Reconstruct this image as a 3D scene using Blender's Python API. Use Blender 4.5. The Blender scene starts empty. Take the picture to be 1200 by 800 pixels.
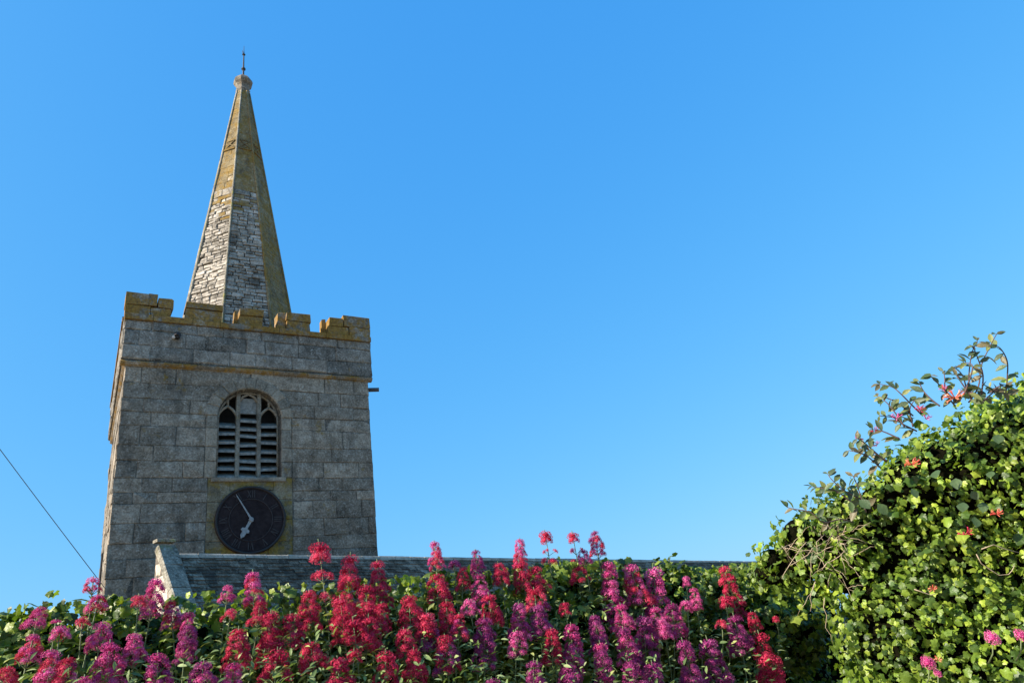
import bpy, math, random
import numpy as np
from mathutils import Vector, Matrix
random.seed(7)
RNG = np.random.default_rng(11)
R = math.radians
scene = bpy.context.scene
COL = scene.collection

# ------------------------------------------------------------------ camera
EYE = np.array([0, 0, 1.6])
FPX = 830.0
PITCH, ROLL = R(24.392), R(-8.739)
_f = np.array([0, math.cos(PITCH), math.sin(PITCH)])
_u0 = np.array([0, -math.sin(PITCH), math.cos(PITCH)])
_r0 = np.array([1.0, 0, 0])
CRT = math.cos(ROLL) * _r0 + math.sin(ROLL) * _u0
CUP = -math.sin(ROLL) * _r0 + math.cos(ROLL) * _u0
cd = bpy.data.cameras.new('camera')
cam = bpy.data.objects.new('camera', cd)
COL.objects.link(cam)
scene.camera = cam
cd.sensor_width = 36
cd.lens = FPX / 1200 * 36
cd.clip_start = 0.05
cd.clip_end = 8000
cam.matrix_world = Matrix(((CRT[0], CUP[0], -_f[0], EYE[0]), (CRT[1], CUP[1], -_f[1], EYE[1]),
                           (CRT[2], CUP[2], -_f[2], EYE[2]), (0, 0, 0, 1)))

# ------------------------------------------------------------------ sky and sun
SUN_AZ, SUN_EL = R(208), R(27)
w = bpy.data.worlds.new('World')
scene.world = w
w.use_nodes = True
nt = w.node_tree
bg = nt.nodes['Background']
sky = nt.nodes.new('ShaderNodeTexSky')
sky.sky_type = 'NISHITA'
sky.sun_disc = False
sky.sun_elevation = SUN_EL
sky.sun_rotation = R(90) - SUN_AZ
sky.air_density = 1.0
sky.dust_density = 1.5
sky.ozone_density = 3.0
hs = nt.nodes.new('ShaderNodeHueSaturation')
hs.inputs['Saturation'].default_value = 1.0
nt.links.new(sky.outputs[0], hs.inputs['Color'])
# the camera's rendering of the clear sky: a steady response per channel over the whole sky
sep = nt.nodes.new('ShaderNodeSeparateColor')
cmb = nt.nodes.new('ShaderNodeCombineColor')
nt.links.new(hs.outputs[0], sep.inputs[0])
for i, (pw, k) in enumerate(((1.0, .435), (.48, .48), (.20, .592))):
    a = nt.nodes.new('ShaderNodeMath'); a.operation = 'MULTIPLY'; a.inputs[1].default_value = .12
    b = nt.nodes.new('ShaderNodeMath'); b.operation = 'POWER'; b.inputs[1].default_value = pw
    c = nt.nodes.new('ShaderNodeMath'); c.operation = 'MULTIPLY'; c.inputs[1].default_value = k / .12
    nt.links.new(sep.outputs[i], a.inputs[0]); nt.links.new(a.outputs[0], b.inputs[0])
    nt.links.new(b.outputs[0], c.inputs[0]); nt.links.new(c.outputs[0], cmb.inputs[i])
nt.links.new(cmb.outputs[0], bg.inputs['Color'])
bg.inputs['Strength'].default_value = 0.12
sd = bpy.data.lights.new('sun', 'SUN')
sd.energy = 5.0
sd.angle = R(0.5)
sd.color = (1.0, 0.91, 0.78)
sun = bpy.data.objects.new('sun', sd)
COL.objects.link(sun)
TOSUN = np.array([math.cos(SUN_AZ) * math.cos(SUN_EL), math.sin(SUN_AZ) * math.cos(SUN_EL), math.sin(SUN_EL)])
sun.rotation_euler = Vector(TOSUN).to_track_quat('Z', 'Y').to_euler()
sun.location = (-20, -8, 14)
scene.view_settings.view_transform = 'Standard'
scene.view_settings.look = 'None'
scene.view_settings.exposure = 1.0
scene.view_settings.gamma = 1.0
scene.cycles.max_bounces = 6
scene.cycles.transparent_max_bounces = 6


# ------------------------------------------------------------------ helpers
def ray(px, py):
    return _f + CRT * (px - 600) / FPX + CUP * (400 - py) / FPX


def at(px, py, depth):
    """the point seen at a photograph pixel, so many metres ahead of the lens"""
    return EYE + ray(px, py) * depth


def tag(o, label=None, cat=None, group=None, kind=None):
    for k, v in (('label', label), ('category', cat), ('group', group), ('kind', kind)):
        if v:
            o[k] = v
    return o


def empty(name, loc=(0, 0, 0), rz=0.0, parent=None):
    o = bpy.data.objects.new(name, None)
    o.empty_display_size = 0.1
    COL.objects.link(o)
    o.location = loc
    o.rotation_euler = (0, 0, rz)
    if parent:
        o.parent = parent
    return o


def link(name, me, parent=None, loc=None, rot=None, scl=None):
    o = bpy.data.objects.new(name, me)
    COL.objects.link(o)
    if parent:
        o.parent = parent
    if loc is not None:
        o.location = loc
    if rot is not None:
        o.rotation_euler = rot
    if scl is not None:
        o.scale = scl
    return o


class MB:
    def __init__(s):
        s.v, s.f, s.t = [], [], []

    def add(s, vs, fs, tint=0.5):
        n = len(s.v)
        s.v += [tuple(map(float, p)) for p in vs]
        s.f += [tuple(i + n for i in f) for f in fs]
        s.t += [tint] * len(vs)

    def box(s, x0, x1, y0, y1, z0, z1, tint=0.5):
        s.add([(x0, y0, z0), (x1, y0, z0), (x1, y1, z0), (x0, y1, z0), (x0, y0, z1), (x1, y0, z1), (x1, y1, z1), (x0, y1, z1)],
              [(0, 3, 2, 1), (4, 5, 6, 7), (0, 1, 5, 4), (1, 2, 6, 5), (2, 3, 7, 6), (3, 0, 4, 7)], tint)

    def slab(s, poly, fr, d0, d1, ch=0.015, jit=0.006, tint=0.5):
        """a dressed stone: outline poly (x,z) on a face; fr(x,z,d) -> point; d0 back, d1 front; chamfered, uneven"""
        n = len(poly)
        cx = sum(p[0] for p in poly) / n
        cz = sum(p[1] for p in poly) / n
        vs = [fr(p[0], p[1], d0) for p in poly]
        ring = [(p[0] + random.uniform(-jit, jit), p[1] + random.uniform(-jit, jit)) for p in poly]
        vs += [fr(p[0], p[1], d1 - ch) for p in ring]
        for p in ring:
            L = math.hypot(p[0] - cx, p[1] - cz) + 1e-6
            k = max(0.2, 1 - 1.5 * ch / L)
            vs.append(fr(cx + (p[0] - cx) * k, cz + (p[1] - cz) * k, d1 + random.uniform(-jit, jit)))
        vs.append(fr(cx, cz, d1 + random.uniform(0, jit * 1.5)))
        fs = []
        for i in range(n):
            j = (i + 1) % n
            fs += [(i, j, n + j, n + i), (n + i, n + j, 2 * n + j, 2 * n + i), (2 * n + i, 2 * n + j, 3 * n)]
        s.add(vs, fs, tint)

    def tube(s, pts, r0, r1=None, sides=6, tint=0.5, cap=True):
        r1 = r0 if r1 is None else r1
        pts = [Vector(p) for p in pts]
        n = len(pts)
        vs, fs = [], []
        side = None
        for i, p in enumerate(pts):
            d = (pts[min(i + 1, n - 1)] - pts[max(i - 1, 0)]).normalized()
            if side is None:
                side = d.orthogonal().normalized()
            side = (side - d * side.dot(d)).normalized()
            o2 = d.cross(side)
            r = r0 + (r1 - r0) * i / max(1, n - 1)
            for k in range(sides):
                a = 2 * math.pi * k / sides
                vs.append(p + (side * math.cos(a) + o2 * math.sin(a)) * r)
        for i in range(n - 1):
            for k in range(sides):
                k2 = (k + 1) % sides
                fs.append((i * sides + k, i * sides + k2, (i + 1) * sides + k2, (i + 1) * sides + k))
        if cap:
            fs.append(tuple(range(sides))[::-1])
            fs.append(tuple((n - 1) * sides + k for k in range(sides)))
        s.add(vs, fs, tint)

    def lathe(s, prof, sides=12, c=(0, 0), rot=0.0, tint=0.5):
        vs, fs = [], []
        for (r, z) in prof:
            for k in range(sides):
                a = 2 * math.pi * (k + .5) / sides + rot
                vs.append((c[0] + r * math.cos(a), c[1] + r * math.sin(a), z))
        for i in range(len(prof) - 1):
            for k in range(sides):
                k2 = (k + 1) % sides
                fs.append((i * sides + k, i * sides + k2, (i + 1) * sides + k2, (i + 1) * sides + k))
        fs.append(tuple(range(sides))[::-1])
        fs.append(tuple((len(prof) - 1) * sides + k for k in range(sides)))
        s.add(vs, fs, tint)

    def mesh(s, name, mat, smooth=False):
        me = bpy.data.meshes.new(name)
        me.from_pydata(s.v, [], s.f)
        a = me.color_attributes.new('tint', 'FLOAT_COLOR', 'POINT')
        t = s.t
        if t and not isinstance(t[0], (tuple, list)):
            arr = np.repeat(np.array(t, dtype=np.float32)[:, None], 4, 1)
        else:
            arr = np.array(t, dtype=np.float32)
        arr[:, 3] = 1
        a.data.foreach_set('color', arr.ravel())
        if mat:
            me.materials.append(mat)
        if smooth:
            me.polygons.foreach_set('use_smooth', [True] * len(me.polygons))
        me.update()
        return me

    def build(s, name, mat, parent=None, smooth=False):
        return link(name, s.mesh(name, mat, smooth), parent)


def np_mesh(name, mat, V, F, T):
    """V (n,3), F (m,3 or 4) ints, T (n,3) colours"""
    me = bpy.data.meshes.new(name)
    k = F.shape[1]
    me.vertices.add(len(V))
    me.vertices.foreach_set('co', V.astype(np.float32).ravel())
    me.loops.add(F.size)
    me.loops.foreach_set('vertex_index', F.astype(np.int32).ravel())
    me.polygons.add(len(F))
    me.polygons.foreach_set('loop_start', np.arange(0, F.size, k, dtype=np.int32))
    me.polygons.foreach_set('loop_total', np.full(len(F), k, dtype=np.int32))
    a = me.color_attributes.new('tint', 'FLOAT_COLOR', 'POINT')
    a.data.foreach_set('color', np.c_[T, np.ones(len(T))].astype(np.float32).ravel())
    me.materials.append(mat)
    me.update(calc_edges=True)
    me.validate()
    return me


# ------------------------------------------------------------------ materials
class NT:
    def __init__(s, name):
        s.m = bpy.data.materials.new(name)
        s.m.use_nodes = True
        s.n = s.m.node_tree
        s.bsdf = s.n.nodes['Principled BSDF']
        s.out = s.n.nodes['Material Output']

    def node(s, t, **kw):
        n = s.n.nodes.new(t)
        for k, v in kw.items():
            setattr(n, k, v)
        return n

    def lk(s, a, b):
        s.n.links.new(a, b)

    def pos(s):
        return s.node('ShaderNodeNewGeometry').outputs['Position']

    def noise(s, vec, scale, detail=4, rough=0.55, stretch=None):
        if stretch:
            mp = s.node('ShaderNodeMapping')
            mp.inputs['Scale'].default_value = stretch
            s.lk(vec, mp.inputs[0])
            vec = mp.outputs[0]
        n = s.node('ShaderNodeTexNoise')
        n.inputs['Scale'].default_value = scale
        n.inputs['Detail'].default_value = detail
        n.inputs['Roughness'].default_value = rough
        s.lk(vec, n.inputs['Vector'])
        return n.outputs['Fac']

    def math(s, op, a, b=None, clamp=False):
        n = s.node('ShaderNodeMath', operation=op)
        n.use_clamp = clamp
        for i, x in enumerate((a, b)):
            if x is None:
                continue
            if isinstance(x, (int, float)):
                n.inputs[i].default_value = x
            else:
                s.lk(x, n.inputs[i])
        return n.outputs[0]

    def ramp(s, fac, stops):
        n = s.node('ShaderNodeValToRGB')
        e = n.color_ramp.elements
        while len(e) < len(stops):
            e.new(0.5)
        for i, (p, c) in enumerate(stops):
            e[i].position = p
            e[i].color = (*c, 1) if len(c) == 3 else c
        s.lk(fac, n.inputs[0])
        return n.outputs[0]

    def maprange(s, v, a, b, c=0.0, d=1.0):
        n = s.node('ShaderNodeMapRange')
        for i, x in enumerate((a, b, c, d)):
            n.inputs[i + 1].default_value = x
        s.lk(v, n.inputs[0])
        return n.outputs[0]

    def mix(s, fac, a, b, mode='MIX'):
        n = s.node('ShaderNodeMix', data_type='RGBA', blend_type=mode)
        for i, x in ((0, fac), (6, a), (7, b)):
            if isinstance(x, (int, float)):
                n.inputs[i].default_value = x
            elif isinstance(x, tuple):
                n.inputs[i].default_value = (*x, 1)
            else:
                s.lk(x, n.inputs[i])
        return n.outputs[2]

    def bump(s, h, strength, dist):
        n = s.node('ShaderNodeBump')
        n.inputs['Strength'].default_value = strength
        n.inputs['Distance'].default_value = dist
        s.lk(h, n.inputs['Height'])
        s.lk(n.outputs[0], s.bsdf.inputs['Normal'])


def stone_mat(name, dark, mid, light, lichen=0.0, zband=None, pale=0.4, lcol=((.13, .075, .012), (.30, .19, .035)), rough=0.95, ochre_below=None):
    """weathered stone: lichen = general threshold shift, zband=(z0,z1,amount) more ochre lichen above a height"""
    M = NT(name)
    P = M.pos()
    big = M.noise(P, 0.9, 5, 0.6)
    med = M.noise(P, 5.0, 7, 0.68)
    fine = M.noise(P, 26.0, 6, 0.7)
    rnd = M.node('ShaderNodeObjectInfo').outputs['Random']
    att = M.node('ShaderNodeAttribute', attribute_name='tint').outputs['Fac']
    v = M.math('MULTIPLY', M.math('SUBTRACT', big, .5), 0.55)
    v = M.math('ADD', v, M.math('MULTIPLY', M.math('SUBTRACT', med, .5), 0.7))
    v = M.math('ADD', v, M.math('MULTIPLY', M.math('SUBTRACT', fine, .5), 0.9))
    v = M.math('ADD', v, 0.63)
    v = M.math('ADD', v, M.math('MULTIPLY', M.math('SUBTRACT', rnd, 0.5), 0.14))
    v = M.math('ADD', v, M.math('MULTIPLY', M.math('SUBTRACT', att, 0.5), 0.30))
    c = M.ramp(v, [(0.40, dark), (0.66, mid), (0.92, light)])
    # warm / cool drift from stone to stone
    c = M.mix(M.maprange(rnd, 0.2, 1.0, 0.0, 0.35), c, M.mix(1.0, c, (1.18, 0.98, 0.80), 'MULTIPLY'))
    # pale crustose lichen spots
    sp = M.noise(P, 13.0, 5, 0.75)
    c = M.mix(M.math('MULTIPLY', M.maprange(sp, 0.56, 0.68), pale), c, (.42, .43, .40))
    # soot-dark streaks running down
    st = M.noise(P, 3.0, 5, 0.6, (1, 1, 0.22))
    c = M.mix(M.math('MULTIPLY', M.maprange(st, 0.53, 0.72), 0.6), c, (.035, .034, .030))
    # ochre lichen
    on = M.noise(P, 2.1, 6, 0.66)
    amt = M.math('ADD', on, lichen)
    amt = M.math('ADD', amt, M.math('MULTIPLY', M.math('SUBTRACT', M.noise(P, 9.0, 5, 0.7), 0.5), 0.55))
    if zband:
        z = M.node('ShaderNodeSeparateXYZ')
        M.lk(P, z.inputs[0])
        for (z0, z1, am) in zband:
            amt = M.math('ADD', amt, M.maprange(z.outputs[2], z0, z1, 0.0, am))
    lc = M.ramp(M.noise(P, 16.0, 6, 0.7), [(0.35, lcol[0]), (0.66, lcol[1])])
    c = M.mix(M.math('MULTIPLY', M.maprange(amt, 0.56, 0.70), 0.85), c, lc)
    M.lk(c, M.bsdf.inputs['Base Color'])
    M.bsdf.inputs['Roughness'].default_value = rough
    M.bsdf.inputs['Specular IOR Level'].default_value = 0.25
    h = M.math('ADD', M.math('MULTIPLY', med, 0.6), M.math('MULTIPLY', fine, 0.4))
    M.bump(h, 0.9, 0.03)
    return M.m


def leaf_mat(name, rough=0.38, trans=0.28, var=0.35, spec=0.5, yellow=0.0):
    M = NT(name)
    att = M.node('ShaderNodeAttribute', attribute_name='tint').outputs['Color']
    rnd = M.node('ShaderNodeObjectInfo').outputs['Random']
    P = M.pos()
    nz = M.noise(P, 60.0, 3, 0.6)
    k = M.maprange(nz, 0.3, 0.7, 1 - var * .5, 1 + var * .5)
    vm = M.node('ShaderNodeVectorMath', operation='SCALE')
    M.lk(att, vm.inputs[0])
    M.lk(k, vm.inputs['Scale'])
    c = vm.outputs[0]
    M.lk(c, M.bsdf.inputs['Base Color'])
    M.bsdf.inputs['Roughness'].default_value = rough
    M.bsdf.inputs['Specular IOR Level'].default_value = spec
    tr = M.node('ShaderNodeBsdfTranslucent')
    tc = M.mix(1.0, c, (1.5, 1.6, 0.6), 'MULTIPLY')
    M.lk(tc, tr.inputs['Color'])
    mx = M.node('ShaderNodeMixShader')
    mx.inputs[0].default_value = trans
    M.lk(M.bsdf.outputs[0], mx.inputs[1])
    M.lk(tr.outputs[0], mx.inputs[2])
    M.lk(mx.outputs[0], M.out.inputs['Surface'])
    M.bump(M.noise(P, 140.0, 2, 0.5), 0.35, 0.004)
    return M.m


def plain_mat(name, c0, c1, scale=8.0, rough=0.7, metal=0.0, bump=0.2, dist=0.01, spec=0.4):
    M = NT(name)
    P = M.pos()
    n = M.noise(P, scale, 6, 0.65)
    M.lk(M.ramp(n, [(0.3, c0), (0.7, c1)]), M.bsdf.inputs['Base Color'])
    M.bsdf.inputs['Roughness'].default_value = rough
    M.bsdf.inputs['Metallic'].default_value = metal
    M.bsdf.inputs['Specular IOR Level'].default_value = spec
    M.bump(n, bump, dist)
    return M.m


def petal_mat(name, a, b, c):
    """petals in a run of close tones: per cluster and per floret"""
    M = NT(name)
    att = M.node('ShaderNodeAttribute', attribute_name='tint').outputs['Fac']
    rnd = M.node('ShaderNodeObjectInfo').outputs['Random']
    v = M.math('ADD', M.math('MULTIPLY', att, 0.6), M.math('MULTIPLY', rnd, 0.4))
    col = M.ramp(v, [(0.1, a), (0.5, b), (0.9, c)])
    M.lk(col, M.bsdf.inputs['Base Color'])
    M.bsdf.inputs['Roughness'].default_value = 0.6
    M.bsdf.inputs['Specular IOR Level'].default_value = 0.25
    tr = M.node('ShaderNodeBsdfTranslucent')
    M.lk(col, tr.inputs['Color'])
    mx = M.node('ShaderNodeMixShader')
    mx.inputs[0].default_value = 0.3
    M.lk(M.bsdf.outputs[0], mx.inputs[1])
    M.lk(tr.outputs[0], mx.inputs[2])
    M.lk(mx.outputs[0], M.out.inputs['Surface'])
    return M.m


GR = ((.070, .060, .045), (.205, .182, .145), (.41, .385, .325))
M_GRAN = stone_mat('granite', *GR, lichen=-0.06, zband=[(8.7, 9.1, 0.05)])
M_JOINT = stone_mat('mortar_core', (.04, .036, .028), (.13, .117, .095), (.24, .22, .19), lichen=-0.1)
M_PARA = stone_mat('parapet_granite', (.065, .06, .05), (.195, .182, .155), (.39, .375, .33), lichen=-0.06, zband=[(9.95, 10.4, 0.14)], pale=0.6)
M_OCHRE = stone_mat('lichened_granite', *GR, lichen=0.19, lcol=((.13, .068, .010), (.36, .20, .028)))
M_STRING = stone_mat('string_course_stone', *GR, lichen=0.11, lcol=((.15, .08, .012), (.34, .20, .03)))
M_DRESS = stone_mat('dressed_window_stone', (.09, .08, .062), (.235, .21, .165), (.37, .345, .285), lichen=-0.05, pale=0.25)
M_CLOCKST = stone_mat('ochre_clock_surround', (.075, .065, .042), (.19, .165, .11), (.32, .29, .2), lichen=0.04, zband=[(5.2, 4.8, .14), (6.1, 6.25, .08)], pale=0.2, lcol=((.12, .08, .012), (.30, .20, .035)))
M_SPIRE = stone_mat('rough_spire_stone', (.13, .12, .10), (.36, .335, .285), (.62, .575, .50), lichen=-0.10, zband=[(15.6, 16.6, 0.24)], pale=0.5,
                    lcol=((.17, .11, .03), (.36, .25, .07)))
M_SPIREO = stone_mat('ochre_spire_stone', (.10, .075, .038), (.23, .18, .095), (.38, .32, .19), lichen=0.10, pale=0.3, lcol=((.14, .08, .014), (.33, .205, .042)))
M_SPCORE = stone_mat('spire_joint', (.02, .018, .016), (.045, .04, .034), (.09, .08, .07), lichen=-0.1, zband=[(15.6, 16.6, 0.2)])
M_COPE = stone_mat('coping_granite', (.07, .065, .052), (.24, .225, .18), (.48, .46, .39), lichen=-0.1, zband=[(3.9, 4.2, 0.14)], pale=0.5, lcol=((.14, .13, .04), (.30, .27, .09)))
M_GABLE = stone_mat('gable_rubble', (.25, .22, .18), (.48, .43, .36), (.66, .60, .5), lichen=-0.12)
M_SLATE = plain_mat('louvre_slate', (.10, .095, .08), (.34, .325, .285), 14.0, 0.55, 0, 0.6, 0.02)
M_ROOF = stone_mat('roof_slate', (.055, .040, .028), (.175, .135, .095), (.42, .35, .27), lichen=-0.14, zband=[(3.95, 4.15, 0.16)], pale=0.2, rough=0.97,
                   lcol=((.10, .045, .02), (.22, .13, .06)))
M_RIDGE = stone_mat('ridge_tile', (.20, .17, .13), (.36, .32, .26), (.5, .46, .38), lichen=-0.1)
M_DARK = plain_mat('dark_interior', (.012, .012, .012), (.03, .028, .025), 5.0, 0.95)
M_IRON = plain_mat('dark_iron', (.02, .02, .022), (.05, .048, .046), 20.0, 0.6, 0.4)
M_LEAD = plain_mat('lead_spout', (.05, .05, .055), (.12, .12, .13), 20.0, 0.55, 0.2)
M_WHITE = plain_mat('pale_paint', (.55, .56, .56), (.78, .78, .77), 12.0, 0.6)
M_DIAL = plain_mat('slate_dial', (.012, .008, .009), (.034, .025, .026), 9.0, 0.85, 0, 0.3, 0.005, 0.15)
M_RIM = plain_mat('dial_rim', (.010, .009, .009), (.030, .024, .022), 18.0, 0.6)
M_NUM = plain_mat('faded_numeral', (.022, .018, .018), (.058, .048, .046), 14.0, 0.7)
M_HAND = plain_mat('pale_clock_hand', (.17, .18, .18), (.33, .35, .35), 18.0, 0.6)
M_CABLE = plain_mat('grey_cable', (.04, .045, .05), (.07, .075, .08), 5.0, 0.5)
M_WALL = stone_mat('garden_wall_stone', (.08, .075, .065), (.2, .19, .165), (.32, .3, .27))
M_CORE = plain_mat('shaded_ivy_stems', (.003, .004, .002), (.010, .009, .005), 22.0, 1.0, 0, 1.0, 0.03, 0.0)  # near-black: the shade in the gaps between leaves is put into this colour
M_IVY = leaf_mat('ivy_leaf', 0.42, 0.32, spec=0.4)
M_VLEAF = leaf_mat('valerian_leaf', 0.55, 0.22, 0.25, 0.3)
M_HLEAF = leaf_mat('honeysuckle_leaf', 0.5, 0.2)
M_STEM = plain_mat('green_stem', (.09, .13, .05), (.19, .23, .11), 30.0, 0.6)
M_TWIG = plain_mat('dry_twig', (.24, .18, .11), (.48, .38, .26), 25.0, 0.85, 0, 0.6, 0.004)
M_VINE = plain_mat('purplish_vine', (.06, .035, .035), (.13, .08, .07), 25.0, 0.75)
PET = {
    'R': petal_mat('crimson_petals', (.32, .010, .042), (.58, .024, .085), (.74, .09, .17)),
    'S': petal_mat('rose_petals', (.46, .016, .05), (.66, .045, .115), (.78, .16, .24)),
    'P': petal_mat('pink_petals', (.46, .028, .15), (.68, .085, .30), (.82, .28, .48)),
    'M': petal_mat('magenta_and_shaded_petals', (.24, .018, .11), (.40, .05, .21), (.58, .16, .35)),  # serves purple heads, and pink ones with shade mixed into the petal colour
    'C': petal_mat('coral_petals', (.75, .07, .06), (.85, .22, .14), (.9, .5, .28)),
}
M_GROUND = plain_mat('gravel_and_dry_grass', (.20, .17, .11), (.36, .30, .21), 3.0, 0.95, 0, 0.6, 0.05)

# ------------------------------------------------------------------ ground
g = MB()
N = 24
ext = 3000.0
for i in range(N):
    for j in range(N):
        pass
xs = [math.copysign(abs(t) ** 2.2, t) * ext for t in np.linspace(-1, 1, N + 1)]
vs = [(x, y, 0.0 if math.hypot(x, y) < 60 else -0.6 + 0.6 * math.sin(x * .004) * math.cos(y * .003)) for y in xs for x in xs]
g.add(vs, [(j * (N + 1) + i, j * (N + 1) + i + 1, (j + 1) * (N + 1) + i + 1, (j + 1) * (N + 1) + i) for j in range(N) for i in range(N)])
tag(g.build('ground', M_GROUND), kind='structure')

# ------------------------------------------------------------------ church tower
T = empty('church_tower', (-6.391, 15.979, 0), R(32.917))
tag(T, 'square granite church tower with battlements and a tall eight-sided stone spire', 'church tower')
HW = 3.0            # half width at the parapet
SH = 2.9            # half width of the shaft
ZS = 9.06           # underside of string course
ZP = 9.20           # top of string course
ZC = 10.34          # bottom of the crenels
DEP = 5.93
WC, WR, WSPR, WSILL, WRO = -0.13, 0.73, 7.93, 6.42, 1.02


def front(off):
    return lambda x, z, d: (x, off - d, z)


def left(xface, yc):
    return lambda s, z, d: (xface - d, yc - s, z)


# wall core with window opening
J = 0.013           # depth of the joints behind the stone faces
wc = MB()
y0 = 0.1 + J
arc = [(WC + WR * math.cos(a), WSPR + WR * math.sin(a)) for a in np.linspace(math.pi, 0, 17)]
wc.add([(-SH + J, y0, 0), (WC - WR, y0, 0), (WC - WR, y0, ZS), (-SH + J, y0, ZS)], [(0, 1, 2, 3)])
wc.add([(WC + WR, y0, 0), (SH - J, y0, 0), (SH - J, y0, ZS), (WC + WR, y0, ZS)], [(0, 1, 2, 3)])
wc.add([(WC - WR, y0, 0), (WC + WR, y0, 0), (WC + WR, y0, WSILL), (WC - WR, y0, WSILL)], [(0, 1, 2, 3)])
for p, q in zip(arc[:-1], arc[1:]):
    wc.add([(p[0], y0, p[1]), (q[0], y0, q[1]), (q[0], y0, ZS), (p[0], y0, ZS)], [(0, 1, 2, 3)])
# reveal of the opening
op = [(WC - WR, WSILL)] + arc + [(WC + WR, WSILL)]
for p, q in zip(op, op[1:] + op[:1]):
    wc.add([(p[0], y0, p[1]), (q[0], y0, q[1]), (q[0], y0 + .7, q[1]), (p[0], y0 + .7, p[1])], [(0, 1, 2, 3)])
wc.add([(-SH + J, y0, 0), (-SH + J, DEP - .1, 0), (-SH + J, DEP - .1, ZS), (-SH + J, y0, ZS)], [(0, 1, 2, 3)])
wc.add([(SH - J, y0, 0), (SH - J, DEP - .1, 0), (SH - J, DEP - .1, ZS), (SH - J, y0, ZS)], [(0, 1, 2, 3)])
wc.add([(-SH + J, DEP - .1, 0), (SH - J, DEP - .1, 0), (SH - J, DEP - .1, ZS), (-SH + J, DEP - .1, ZS)], [(0, 1, 2, 3)])
wall = wc.build('wall', M_JOINT, T)


def stone(poly, fr, d0, d1, parent, mat, name='stone_block', ch=0.012, jit=0.011):
    b = MB()
    b.slab(poly, fr, d0, d1, ch, jit)
    return b.build(name, mat, parent)


def rect(x0, x1, z0, z1, j=0.004):
    # edges split so the outline can wander a little
    xm = (x0 + x1) / 2 + random.uniform(-.1, .1) * (x1 - x0)
    return [(x0 + j, z0 + j), (xm, z0 + j), (x1 - j, z0 + j), (x1 - j, z1 - j), (xm, z1 - j), (x0 + j, z1 - j)]


def hw_at(z, r):
    if z < WSPR:
        return r
    return math.sqrt(max(0, r * r - (z - WSPR) ** 2))


# courses measured from the photograph (height above ground)
zc = [0, .5, 1.0, 1.45, 1.9, 2.35, 2.8, 3.2, 3.58, 3.94, 4.33, 4.70, 5.02, 5.43, 5.86, 6.10, 6.42, 6.81, 7.16, 7.62, 7.95, 8.28, 8.66, ZS]
CLX0, CLX1, CLZ0, CLZ1 = -1.03, 0.86, 4.33, 6.42
FF = front(0.1)
for ci in range(len(zc) - 1):
    z0, z1 = zc[ci], zc[ci + 1]
    # rows low behind the roof and ivy are plain long blocks
    spans = []
    if z1 <= CLZ0 + .01 or z0 >= 8.99:
        spans = [(-SH, SH)]
    elif z0 < CLZ1 - 0.01:
        spans = [(-SH, CLX0), (CLX1, SH)]
    else:
        h = hw_at(z0, .985)
        if z0 >= WSPR + .98 or h < .05:
            spans = [(-SH, SH)]
        else:
            spans = [(-SH, None), (None, SH)]
    for sp in spans:
        a = sp[0] if sp[0] is not None else WC + .985
        b = sp[1] if sp[1] is not None else WC - .985
        # over the haunch of the arch the row reaches further in
        arcL = sp[1] is None and z1 > WSPR
        arcR = sp[0] is None and z1 > WSPR
        cuts = [a]
        if ci % 2 == 0 and a == -SH:
            cuts.append(a + random.uniform(.35, .5))
        while True:
            L = random.choice([random.uniform(.45, .75), random.uniform(.6, 1.0), random.uniform(.9, 1.35)])
            if b - cuts[-1] < L * 1.35:
                break
            cuts.append(cuts[-1] + L)
        cuts.append(b)
        for k in range(len(cuts) - 1):
            x0, x1 = cuts[k], cuts[k + 1]
            d1 = random.uniform(-.008, .014)
            last, first = k == len(cuts) - 2, k == 0
            if arcL and last:
                zz = np.linspace(z0 + .007, z1 - .007, 6)
                poly = [(x0 + .007, z0 + .007)] + [(WC - max(0.02, hw_at(z, .985)), z) for z in zz] + [(x0 + .007, z1 - .007)]
            elif arcR and first:
                zz = np.linspace(z1 - .007, z0 + .007, 6)
                poly = [(x1 - .007, z0 + .007), (x1 - .007, z1 - .007)] + [(WC + max(0.02, hw_at(z, .985)), z) for z in zz]
            else:
                poly = rect(x0, x1, z0, z1)
            stone(poly, FF, -J - .05, d1, wall, M_GRAN)
    # left face of the shaft: quoins and blocks
    cuts = [0.1]
    if ci % 2:
        cuts.append(.1 + random.uniform(.35, .5))
    while DEP - .1 - cuts[-1] > 1.6:
        cuts.append(cuts[-1] + random.uniform(.6, 1.2))
    cuts.append(DEP - .1)
    for k in range(len(cuts) - 1):
        x0, x1 = cuts[k], cuts[k + 1]
        poly = rect(x0, x1, z0, z1)
        stone(poly, lambda s, z, d: (-SH - d, s, z), -J - .05, random.uniform(-.03, .02), wall, M_GRAN, jit=.012)

# square stone field behind the clock
for (x0, x1, z0, z1) in ((CLX0, -.62, 5.43, 5.86), (CLX0, -.55, 5.86, 6.42), (-.55, .42, 6.12, 6.42), (.42, CLX1, 5.9, 6.42), (.45, CLX1, 5.43, 5.9),
                         (CLX0, -.62, 4.98, 5.43), (CLX0, -.35, 4.33, 4.98), (-.35, .30, 4.33, 5.43), (.30, CLX1, 4.33, 4.93), (.45, CLX1, 4.93, 5.43),
                         (-.62, .45, 5.43, 6.12)):
    stone(rect(x0, x1, z0, z1), FF, -J - .05, .004, wall, M_CLOCKST, jit=.004)

# ---- belfry window
win = empty('belfry_window', (WC, 0.1, 0), 0, T)
WD = 0.17


def wf(x, z, d):
    return (x, -d, z)


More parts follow.
